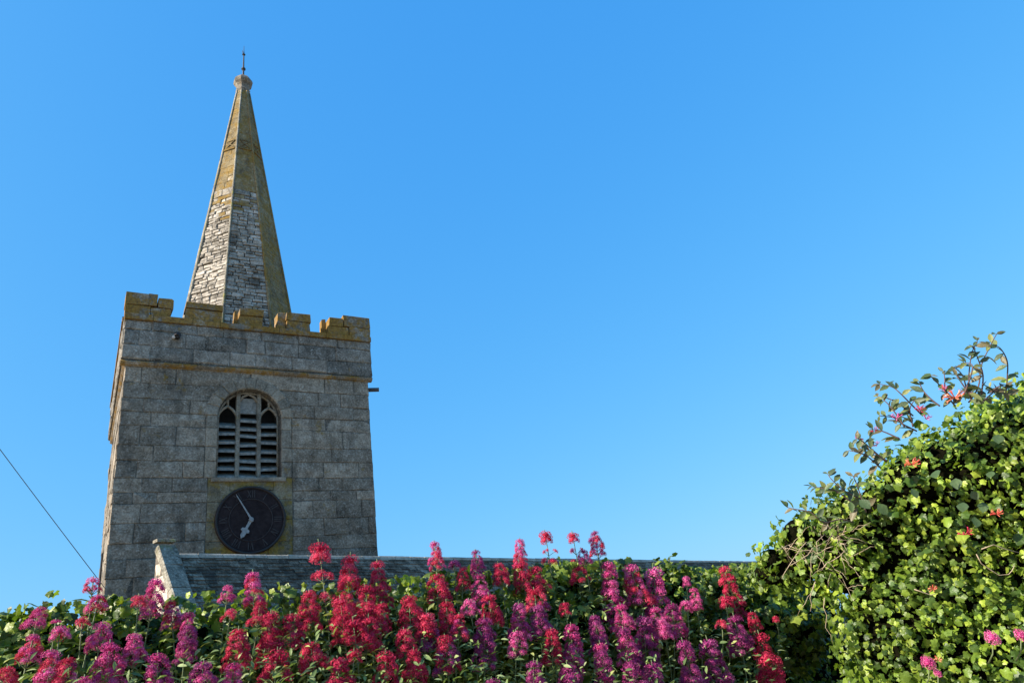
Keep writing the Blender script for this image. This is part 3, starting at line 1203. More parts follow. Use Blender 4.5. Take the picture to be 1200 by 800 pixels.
def ivy(parent, P_, D_, smin=.026, smax=.056, singles=300, palette=None, bright=1.0, name='foliage', gap=0.0):
    n = len(P_)
    Nn = D_ * .7 + RNG.normal(size=(n, 3)) * .68 + TOSUN * .35 + np.array([0, 0, .15])
    Tn = np.array([0, 0, -1.0]) + RNG.normal(size=(n, 3)) * .55 + D_ * .3
    Rm = frames(Nn, Tn)
    S_ = (smin + (smax - smin) * RNG.random(n) ** 1.3) * np.where(RNG.random(n) < .10, 1.45, 1.0)
    pal = np.array(palette or [(.040, .085, .016), (.060, .12, .022), (.095, .17, .028), (.15, .22, .035), (.05, .10, .03)])
    wts = np.array([.20, .28, .27, .17, .08][:len(pal)])
    clump = np.sin(P_[:, 0] * 9 + 3) * np.sin(P_[:, 2] * 11 + 1) * .5 + .5
    ci = RNG.choice(len(pal), n, p=wts / wts.sum())
    C_ = pal[ci] * (0.75 + .5 * clump[:, None]) * RNG.uniform(.75, 1.3, (n, 1)) * bright
    flat = RNG.uniform(.5, 3.2, n)
    print(name, n)
    # the leaves that show largest become single objects
    px, py, z = project(P_)
    vis = (px > 0) & (px < 1200) & (py > 0) & (py < 800) & (z > 0)
    facing = np.abs(np.sum((EYE - P_) * Rm[:, :, 2], 1)) / np.linalg.norm(EYE - P_, axis=1)
    tocam = np.sum((EYE - P_) * D_, 1)
    score = np.where(vis & (tocam > .2), S_ / np.maximum(z, .1) * facing * (RNG.random(n) * .5 + .75), 0)
    order = np.argsort(-score)
    sel = order[:singles]
    rest = order[singles:]
    scatter(name, leaf_ivy(), M_IVY, P_[rest], Rm[rest], S_[rest], C_[rest], parent, flat[rest])['kind'] = 'stuff'
    V, F = leaf_ivy()
    metas = []
    for q in range(8):
        col = pal[q % len(pal)] * RNG.uniform(.85, 1.25) * bright
        V2 = V.copy()
        V2[:, 2] *= RNG.uniform(.7, 3.0)
        V2[:, 0] *= RNG.uniform(.85, 1.1)
        metas.append(np_mesh('leaf', M_IVY, V2, F, np.repeat(col[None], len(V), 0)))
    inv = parent.matrix_basis.inverted()
    for i in sel:
        o = link('leaf', metas[int(RNG.integers(8))], parent)
        m = Matrix([list(Rm[i][r]) + [P_[i][r]] for r in range(3)] + [[0, 0, 0, 1]])
        o.matrix_basis = inv @ m @ Matrix.Scale(float(S_[i]), 4)
    return


def core(parent, spheres, k=.82, name='shaded_core'):
    b = MB()
    for (c, r) in spheres:
        if r < .05:
            continue
        r *= k
        r = max(r, .02)
        vs, fs = [], []
        nu, nv_ = 12, 8
        for j in range(nv_ + 1):
            th = math.pi * j / nv_
            for i in range(nu):
                ph = 2 * math.pi * i / nu
                q = r * random.uniform(.93, 1.05)
                vs.append((c[0] + q * math.sin(th) * math.cos(ph), c[1] + q * math.sin(th) * math.sin(ph), max(0.01, c[2] + q * math.cos(th))))
        for j in range(nv_):
            for i in range(nu):
                i2 = (i + 1) % nu
                fs.append((j * nu + i, j * nu + i2, (j + 1) * nu + i2, (j + 1) * nu + i))
        b.add(vs, fs)
    return b.build(name, M_CORE, parent)


# ---- ivy on the garden wall
IH = empty('ivy_hedge')
tag(IH, 'dark green ivy hedge spilling over the garden wall behind the flowers', 'ivy hedge')
tops = [(-120, 722), (-60, 716), (-10, 722), (15, 712), (40, 708), (75, 722), (105, 704), (140, 694), (175, 702), (215, 702), (250, 702), (285, 698), (325, 700), (365, 692), (400, 690),
        (440, 682), (480, 674), (510, 674), (545, 680), (585, 684), (620, 672), (655, 656), (690, 656), (730, 660), (765, 654), (790, 650), (820, 662), (855, 660), (885, 655), (920, 660)]
sph = []
for (x, y) in tops:
    y += 15 if 180 < x < 640 else 6
    rp = random.uniform(24, 34)
    p = wall_hit(x, y + rp, .0)
    z = (p - EYE) @ _f
    r = rp / FPX * z
    sph.append((p - wn * .10, r))
    sph.append((p - wn * .30 - np.array([0, 0, .05]), r))
    sph.append((p + wn * .02 - np.array([0, 0, r * 1.3]), r))
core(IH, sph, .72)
b = MB()


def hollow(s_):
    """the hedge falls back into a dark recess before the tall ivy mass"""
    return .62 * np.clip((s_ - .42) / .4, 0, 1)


c0, c1 = wall_hit(-200, 790, -.03), WP + wu * 2.6 - wn * .03
vs = []
nx_, nz_ = 60, 16
for j in range(nz_ + 1):
    for i in range(nx_ + 1):
        p = c0 + (c1 - c0) * i / nx_
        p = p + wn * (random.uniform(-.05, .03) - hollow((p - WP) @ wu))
        vs.append((p[0], p[1], 0.02 + 1.83 * j / nz_))
b.add(vs, [(j * (nx_ + 1) + i, j * (nx_ + 1) + i + 1, (j + 1) * (nx_ + 1) + i + 1, (j + 1) * (nx_ + 1) + i) for j in range(nz_) for i in range(nx_)])
b.build('shaded_stem_mat', M_CORE, IH)
P1, D1, _ = shell(sph, 80000)
nf = 12000
ss = RNG.uniform(-2.6, 2.3, nf)
zf = RNG.uniform(.1, 2.0, nf) ** 1.0
zf = np.where(RNG.random(nf) < .75, RNG.uniform(1.1, 2.0, nf), zf)
Pf = WP + wu * ss[:, None] + wn * (RNG.uniform(.0, .10, nf) - hollow(ss))[:, None]
Pf[:, 2] = zf
Df = np.repeat(wn[None], nf, 0)
ivy(IH, np.r_[P1, Pf], np.r_[D1, Df], .017, .039, 300, palette=[(.040, .075, .012), (.08, .125, .018), (.14, .20, .026), (.23, .285, .035), (.05, .09, .022)])

# ---- tall ivy mass on the right
IM = empty('ivy_covered_bush')
tag(IM, 'tall bright green ivy mass at the right climbing above the garden wall', 'ivy')
blobs = [(900, 672, 24, 3.25), (922, 664, 34, 3.2), (905, 655, 20, 3.2), (940, 650, 42, 3.15), (935, 625, 26, 3.1), (965, 640, 50, 3.05), (985, 655, 62, 3.0), (1000, 620, 60, 2.95), (1038, 592, 48, 2.9),
         (1050, 640, 80, 2.9), (1070, 564, 50, 2.85), (1040, 700, 70, 2.85), (1107, 556, 62, 2.8), (1130, 620, 110, 2.8), (1142, 552, 72, 2.75), (1185, 540, 84, 2.7),
         (1200, 620, 120, 2.7), (1100, 700, 110, 2.75), (1060, 760, 85, 2.75), (1180, 720, 130, 2.65), (1120, 800, 110, 2.65), (1220, 500, 60, 2.7),
         (1260, 560, 130, 2.65), (1300, 700, 160, 2.6), (1230, 820, 140, 2.55), (1080, 860, 100, 2.7), (1150, 930, 140, 2.6), (1260, 980, 150, 2.6), (1350, 540, 140, 2.7), (1400, 760, 180, 2.7),
         (1130, 1060, 150, 2.7), (1300, 1150, 160, 2.7), (1380, 960, 170, 2.7), (1090, 1250, 170, 2.8), (1300, 1350, 180, 2.8), (1450, 1200, 200, 2.8)]
sph2 = []
for (x, y, rp, dp) in blobs:
    rp = rp - (11 if x > 960 else 4)
    p = at(x, y, dp + rp / FPX * dp * .8)
    sph2.append((p, rp / FPX * (dp + rp / FPX * dp * .8)))
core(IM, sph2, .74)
P2, D2, _ = shell(sph2, 330000)
ivy(IM, P2, D2, .013, .034, 300, bright=1.15, palette=[(.045, .085, .012), (.09, .145, .018), (.15, .225, .026), (.23, .30, .036), (.06, .11, .026)])

# dry twigs tangled in the promontory
b = MB()
for (x0, y0_, x1, y1_, n) in ((955, 612, 985, 650, 22), (915, 645, 955, 640, 12), (960, 640, 990, 690, 14)):
    for q in range(n):
        xa, ya = random.uniform(x0 - 6, x1 + 6), random.uniform(min(y0_, y1_) - 6, max(y0_, y1_) + 6)
        a = random.uniform(-2.6, -.6) if q % 2 else random.uniform(-.9, .9)
        L = random.uniform(16, 42)
        dp = 2.86 if xa > 950 else 2.96
        pts = []
        for t in np.linspace(0, 1, 6):
            pts.append(at(xa + math.cos(a) * L * t, ya - math.sin(a) * L * t, dp + .05 * math.sin(t * 3 + q)) + RNG.normal(size=3) * .004)
        b.tube(pts, .0013, .0006, 5)
tag(b.build('dry_twigs', M_TWIG, IM, smooth=True), kind='stuff')
for pl in ([(945, 634), (938, 641), (932, 650), (928, 656), (924, 663), (919, 670), (916, 678)], [(952, 640), (947, 648), (938, 655), (931, 658), (925, 662)], [(955, 680), (953, 690), (950, 700), (951, 708), (948, 715)],
           [(967, 700), (966, 712), (969, 722), (968, 735), (972, 744), (975, 755)], [(1143, 650), (1150, 661), (1160, 668), (1170, 672), (1180, 672), (1186, 668), (1190, 662)],
           [(1150, 642), (1165, 638), (1180, 644), (1196, 650)], [(1072, 690), (1080, 694), (1090, 696), (1098, 694)]):
    b = MB()
    pts = [at(x, y, 2.9 if x < 1000 else 2.46) + RNG.normal(size=3) * .003 for x, y in pl]
    b.tube(pts, .0018, .0010, 6)
    b.build('dry_twig', M_TWIG, IM, smooth=True)

# ------------------------------------------------------------------ honeysuckle
HK = empty('honeysuckle', tuple(at(1120, 520, 2.8)))
tag(HK, 'honeysuckle sprays with coral and pink flowers reaching into the sky above the ivy', 'honeysuckle')
hinv = HK.matrix_basis.inverted()


def c8(X, Y):
    return (980 + X / 4.445, 370 + Y / 4.445)


vines = [[c8(*p) for p in pl] for pl in (
    [(690, 450), (740, 370), (755, 260), (800, 160), (835, 95)], [(880, 430), (890, 330), (890, 235), (850, 165), (800, 155)], [(700, 430), (690, 330), (705, 200), (735, 130)],
    [(450, 520), (380, 450), (330, 400), (290, 370), (225, 355)], [(400, 520), (330, 460), (270, 430), (215, 420)], [(540, 470), (490, 430), (450, 385), (432, 340)],
    [(330, 640), (240, 600), (180, 590)], [(420, 600), (340, 560), (300, 530), (225, 520)], [(260, 760), (180, 690), (140, 655), (110, 640)], [(230, 790), (160, 730), (110, 710), (65, 700)],
    [(620, 470), (570, 400), (565, 330), (560, 290)], [(700, 420), (640, 330), (625, 310)], [(760, 450), (830, 390), (870, 395), (800, 375)])]
vines += [[(1135, 465), (1128, 440), (1118, 430)], [(1150, 462), (1152, 440), (1146, 420), (1140, 405)], [(1120, 470), (1100, 450), (1090, 440)], [(1160, 460), (1172, 452), (1180, 455)], [(1130, 462), (1140, 430), (1130, 425)], [(1060, 500), (1045, 478), (1035, 468)], [(1040, 540), (1020, 528), (1010, 525)], [(1070, 500), (1066, 480), (1072, 468)]]
vines += [[(1000, 612), (985, 608), (965, 612), (950, 600), (930, 596), (922, 594)], [(1010, 585), (990, 575), (975, 562), (970, 555)], [(1000, 590), (980, 575), (965, 572), (952, 570)],
          [(1015, 600), (1005, 570), (1000, 558)]]
spots = []
for vi, pl in enumerate(vines):
    dp = 2.72 + .05 * math.sin(vi * 2.1) if pl[0][0] > 1030 else 2.86
    P3 = [Vector(at(x, y, dp + .03 * math.sin(i + vi))) for i, (x, y) in enumerate(pl)]
    # smooth it
    fine_ = []
    for i in range(len(P3) - 1):
        for t in (0, .25, .5, .75):
            p0 = P3[max(i - 1, 0)]; p1 = P3[i]; p2 = P3[i + 1]; p3 = P3[min(i + 2, len(P3) - 1)]
            fine_.append(.5 * ((2 * p1) + (-p0 + p2) * t + (2 * p0 - 5 * p1 + 4 * p2 - p3) * t * t + (-p0 + 3 * p1 - 3 * p2 + p3) * t ** 3))
    fine_.append(P3[-1])
    b = MB()
    b.tube([hinv @ q for q in fine_], .0032, .0014, 6)
    b.build('vine_stem', M_VINE, HK, smooth=True)
    L = len(fine_)
    for i in range(1, L, 3):
        d = (fine_[min(i + 1, L - 1)] - fine_[i - 1]).normalized()
        spots.append((fine_[i], d, 1 - .35 * i / L))
    spots.append((fine_[-1], (fine_[-1] - fine_[-2]).normalized(), .55))
V, F = leaf_lance(.23, .2, .4)
hm = []
for q, col in enumerate([(.07, .11, .035), (.10, .13, .045), (.13, .11, .05), (.06, .09, .045), (.17, .19, .06)]):
    hm.append(np_mesh('leaf', M_HLEAF, V, F, np.repeat(np.array(col)[None], len(V), 0)))
for (p, d, sc_) in spots:
    for sg in (-1, 1):
        side = Vector(CRT).cross(d) if random.random() < .3 else Vector(d).cross(Vector(_f))
        tdir = (side.normalized() * sg + d * .6 + Vector(RNG.normal(size=3)) * .25).normalized()
        nn = Vector(RNG.normal(size=3)) * .5 + Vector((0, -.8, .35)) + Vector(TOSUN) * .3
        Rm = frames(np.array([nn]), np.array([tdir]))[0]
        S_ = random.uniform(.044, .064) * sc_
        m = Matrix([list(Rm[r]) + [p[r]] for r in range(3)] + [[0, 0, 0, 1]])
        o = link('leaf', random.choice(hm), HK)
        o.matrix_basis = hinv @ m @ Matrix.Scale(S_, 4)
# broad round leaves among the ivy
V, F = leaf_lance(.42, .12, .2)
hm2 = [np_mesh('leaf', M_HLEAF, V, F, np.repeat(np.array(c_)[None], len(V), 0)) for c_ in ((.06, .10, .032), (.08, .125, .04), (.05, .085, .03))]
for (x, y) in ((1020, 596), (1068, 572), (1028, 590), (1138, 575), (1152, 588), (1160, 560), (1128, 600), (1143, 606), (1120, 560), (1170, 520), (1098, 560)):
    nn = Vector((-.3, -.8, .5)) + Vector(RNG.normal(size=3)) * .3
    Rm = frames(np.array([nn]), np.array([[random.uniform(-.6, .6), 0, -1 if random.random() < .6 else 1]]))[0]
    p = at(x, y, 2.58 if x > 1060 else 2.72)
    m = Matrix([list(Rm[r]) + [p[r]] for r in range(3)] + [[0, 0, 0, 1]])
    o = link('leaf', random.choice(hm2), HK)
    o.matrix_basis = hinv @ m @ Matrix.Scale(random.uniform(.036, .052), 4)


def honey_flower(mat, n=12, r=1.0):
    b = MB()
    for q in range(n):
        d = Vector((random.gauss(0, 1), random.gauss(0, 1), random.uniform(-.2, 1.2))).normalized()
        bend = Vector((random.gauss(0, .2), random.gauss(0, .2), .25))
        pts = [d * .1, d * .55 + bend * .15, d * .85 + bend * .4, d * 1.0 + bend * .8]
        b.tube(pts, .05, .10, 5, random.random())
        tip = pts[-1]
        o1 = d.orthogonal().normalized()
        o2 = d.cross(o1)
        for k in range(3):
            a = k * 2.1 + q
            e = (o1 * math.cos(a) + o2 * math.sin(a))
            b.add([tip, tip + e * .28 + d * .05 + o1 * .06, tip + e * .34 + d * .1 - o2 * .05], [(0, 1, 2)], random.random())
    return b.mesh('flower_cluster', mat, True)


hf = {'C': [honey_flower(PET['C'], 14), honey_flower(PET['C'], 10)], 'S': [honey_flower(PET['S'], 9), honey_flower(PET['S'], 12)], 'P': [honey_flower(PET['P'], 7)], 'M': [honey_flower(PET['M'], 6)]}
for (x, y, rp, c_) in ((1006, 514, 6, 'M'), (1028, 521, 5, 'S'), (1026, 505, 5.5, 'S'), (1050, 490, 7, 'P'), (1078, 480, 7, 'S'), (1085, 491, 6, 'P'), (1106, 455, 5, 'S'),
                       (1119, 466, 11, 'C'), (1139, 463, 5, 'M'), (1069, 544, 9, 'C'), (1133, 626, 9, 'S'), (1168, 602, 7, 'C'), (1094, 690, 5, 'C'), (1099, 773, 5, 'C')):
    dp = 2.50 if y > 530 and x > 1060 else 2.66
    p = Vector(at(x, y, dp))
    o = link('flower_cluster', random.choice(hf[c_]), HK)
    m = Matrix.Translation(p) @ Vector((random.gauss(-.3, .3), -.6, .6)).to_track_quat('Z', 'Y').to_matrix().to_4x4() @ Matrix.Scale(rp / FPX * dp * .85, 4)
    o.matrix_basis = hinv @ m

# ------------------------------------------------------------------ valerian
def floret_dome(seed, polar=2.0, n=115):
    rg = random.Random(seed)
    b = MB()
    b.lathe([(.22, -.25), (.46, .02), (.50, .20), (.36, .42), (.14, .52)], 9, tint=.15)
    for q in range(n):
        zz_ = 1 - (q + .5) / n * (1 - math.cos(polar))
        ph = q * 2.39996 + rg.uniform(-.2, .2)
        rr = math.sqrt(max(0, 1 - zz_ * zz_))
        d = Vector((rr * math.cos(ph), rr * math.sin(ph), zz_))
        rad = rg.uniform(.78, 1.10)
        c = d * rad
        c.z *= .85
        nn = (d + Vector((rg.gauss(0, .3), rg.gauss(0, .3), rg.gauss(0, .3)))).normalized()
        o1 = nn.orthogonal().normalized()
        o2 = nn.cross(o1)
        sz = rg.uniform(.10, .16)
        t = rg.random()
        a0 = rg.random() * 6.28
        vs = [c - nn * .05]
        for k in range(10):
            a = a0 + k * math.pi / 5
            r_ = sz if k % 2 == 0 else sz * .5
            vs.append(c + (o1 * math.cos(a) + o2 * math.sin(a)) * r_ + nn * (.04 if k % 2 == 0 else 0))
        b.add(vs, [(0, 1 + k, 1 + (k + 1) % 10) for k in range(10)], t)
        # slim tube beneath
        if q % 3 == 0:
            b.add([c - nn * .05 + o1 * .03, c - nn * .05 - o1 * .03, c * .45], [(0, 1, 2)], t * .5)
    return b


CL = {k: [floret_dome(30 + j).mesh('flower_cluster', PET[k]) for j in range(3)] for k in 'RSPM'}
V, F = leaf_lance(.20, .3, .3)
VL = [np_mesh('leaf', M_VLEAF, V * np.array([wf_, 1, cf]), F, np.repeat(np.array(c_)[None], len(V), 0)) for (wf_, cf, c_) in
      ((1, 1, (.13, .19, .075)), (1.3, .6, (.17, .24, .10)), (.8, 1.6, (.22, .28, .13)), (1.1, .3, (.10, .16, .07)))]


def valerian(x, y, w_, l_, pal, label, off=None, lean=0.0, stem=.40):
    """a flowering stem: head top at photo pixel (x,y), head w_ by l_ pixels there"""
    if off is None:
        off = .13 + max(0, y - 650) / 150 * .36
    elif off < .12:
        off += .07
    p = wall_hit(x, y, off)
    zc_ = (p - EYE) @ _f
    mpp = zc_ / FPX
    W_, L_ = w_ * mpp * random.uniform(.96, 1.18), l_ * mpp * random.uniform(1.08, 1.25)
    top = Vector(p)
    lean_v = Vector((lean + random.uniform(-.13, .13), random.uniform(-.08, .08), -1)).normalized()
    base = top + lean_v * (L_ + stem)
    # bend the root end back into the wall
    base = base - Vector(wn) * min(off, .25) * .6
    root = empty('valerian', tuple(base))
    tag(root, label, 'flower', 'red and pink valerian along the garden wall')
    pts = []
    mid = top + lean_v * (L_ + stem * .4)
    for t in [k_ / 7 for k_ in range(8)]:
        q = (1 - t) ** 2 * base + 2 * t * (1 - t) * mid + t * t * (top + lean_v * min(L_ * .15, .02))
        pts.append(q - base)
    b = MB()
    b.tube(pts, .0034, .0016, 6)
    # the axis point at distance s below the top
    def axis(s):
        t = 1 - s / (L_ + stem)
        i = max(0, min(6, int(t * 7)))
        return pts[i].lerp(pts[i + 1], t * 7 - i)
    cl = []
    crad = W_ * (.31 if l_ > 18 and 'G' not in pal else .44)
    cl.append((axis(crad * .9), Vector((0, 0, 1)), crad))
    s = crad * 1.6
    tier = 0
    gap_mode = 'G' in pal
    if gap_mode:
        for k in range(3):
            cl.append((axis(crad * 1.5) + Vector((math.cos(k * 2.1), math.sin(k * 2.1), 0)) * crad * .45, Vector((math.cos(k * 2.1), math.sin(k * 2.1), .8)).normalized(), crad * .7))
        s = crad * 2.3
    pl = [c for c in pal if c in 'RSPM']
    while s < L_ - crad * .4:
        frac = s / max(L_, 1e-6)
        spread = W_ * (.15 + .40 * frac)
        nn_ = (3 if tier == 0 else (4 if frac < .5 else 5)) if not gap_mode else 3
        if gap_mode:
            s += crad * .8
            spread = W_ * .48
        r_ = crad * random.uniform(.50, .74) * (.8 if gap_mode else 1.0)
        a0 = random.uniform(0, 6.28)
        for k in range(nn_):
            a = a0 + k * 2 * math.pi / nn_ + random.uniform(-.3, .3)
            c = axis(s) + Vector((math.cos(a), math.sin(a), 0)) * spread * random.uniform(.65, 1.1) + Vector((0, 0, random.uniform(-.3, .3) * r_))
            cl.append((c, Vector((math.cos(a), math.sin(a), .75)).normalized(), r_ * random.uniform(.65, 1.25)))
            b.tube([axis(min(s + .02, L_ + stem * .5)), c], .0014, .0010, 4, cap=False)
        s += r_ * random.uniform(1.05, 1.5) * (1.3 if gap_mode else 1)
        tier += 1
    b.build('stem', M_STEM, root, smooth=True)
    for (c, d, r_) in cl:
        o = link('flower_cluster', random.choice(CL[random.choice(pl)]), root, tuple(c))
        o.rotation_euler = (d + Vector(RNG.normal(size=3)) * .12).to_track_quat('Z', 'Y').to_euler()
        o.scale = (r_, r_, r_ * random.uniform(.62, .9))
    # leaf pairs down the stem
    s = L_ + random.uniform(.03, .06)
    az = random.uniform(0, 3.14)
    while s < L_ + stem * .95:
        for sg in (0, math.pi):
            a = az + sg
            tdir = np.array([math.cos(a), math.sin(a), .55])
            nn = np.array([-math.cos(a) * .5, -math.sin(a) * .5, 1.0])
            Rm = frames(nn[None], tdir[None])[0]
            o = link('leaf', random.choice(VL), root)
            c = axis(s)
            m = Matrix([list(Rm[r]) + [c[r]] for r in range(3)] + [[0, 0, 0, 1]])
            o.matrix_basis = m @ Matrix.Scale(random.uniform(.035, .065), 4)
        az += 1.4
        s += random.uniform(.05, .08)
    return root


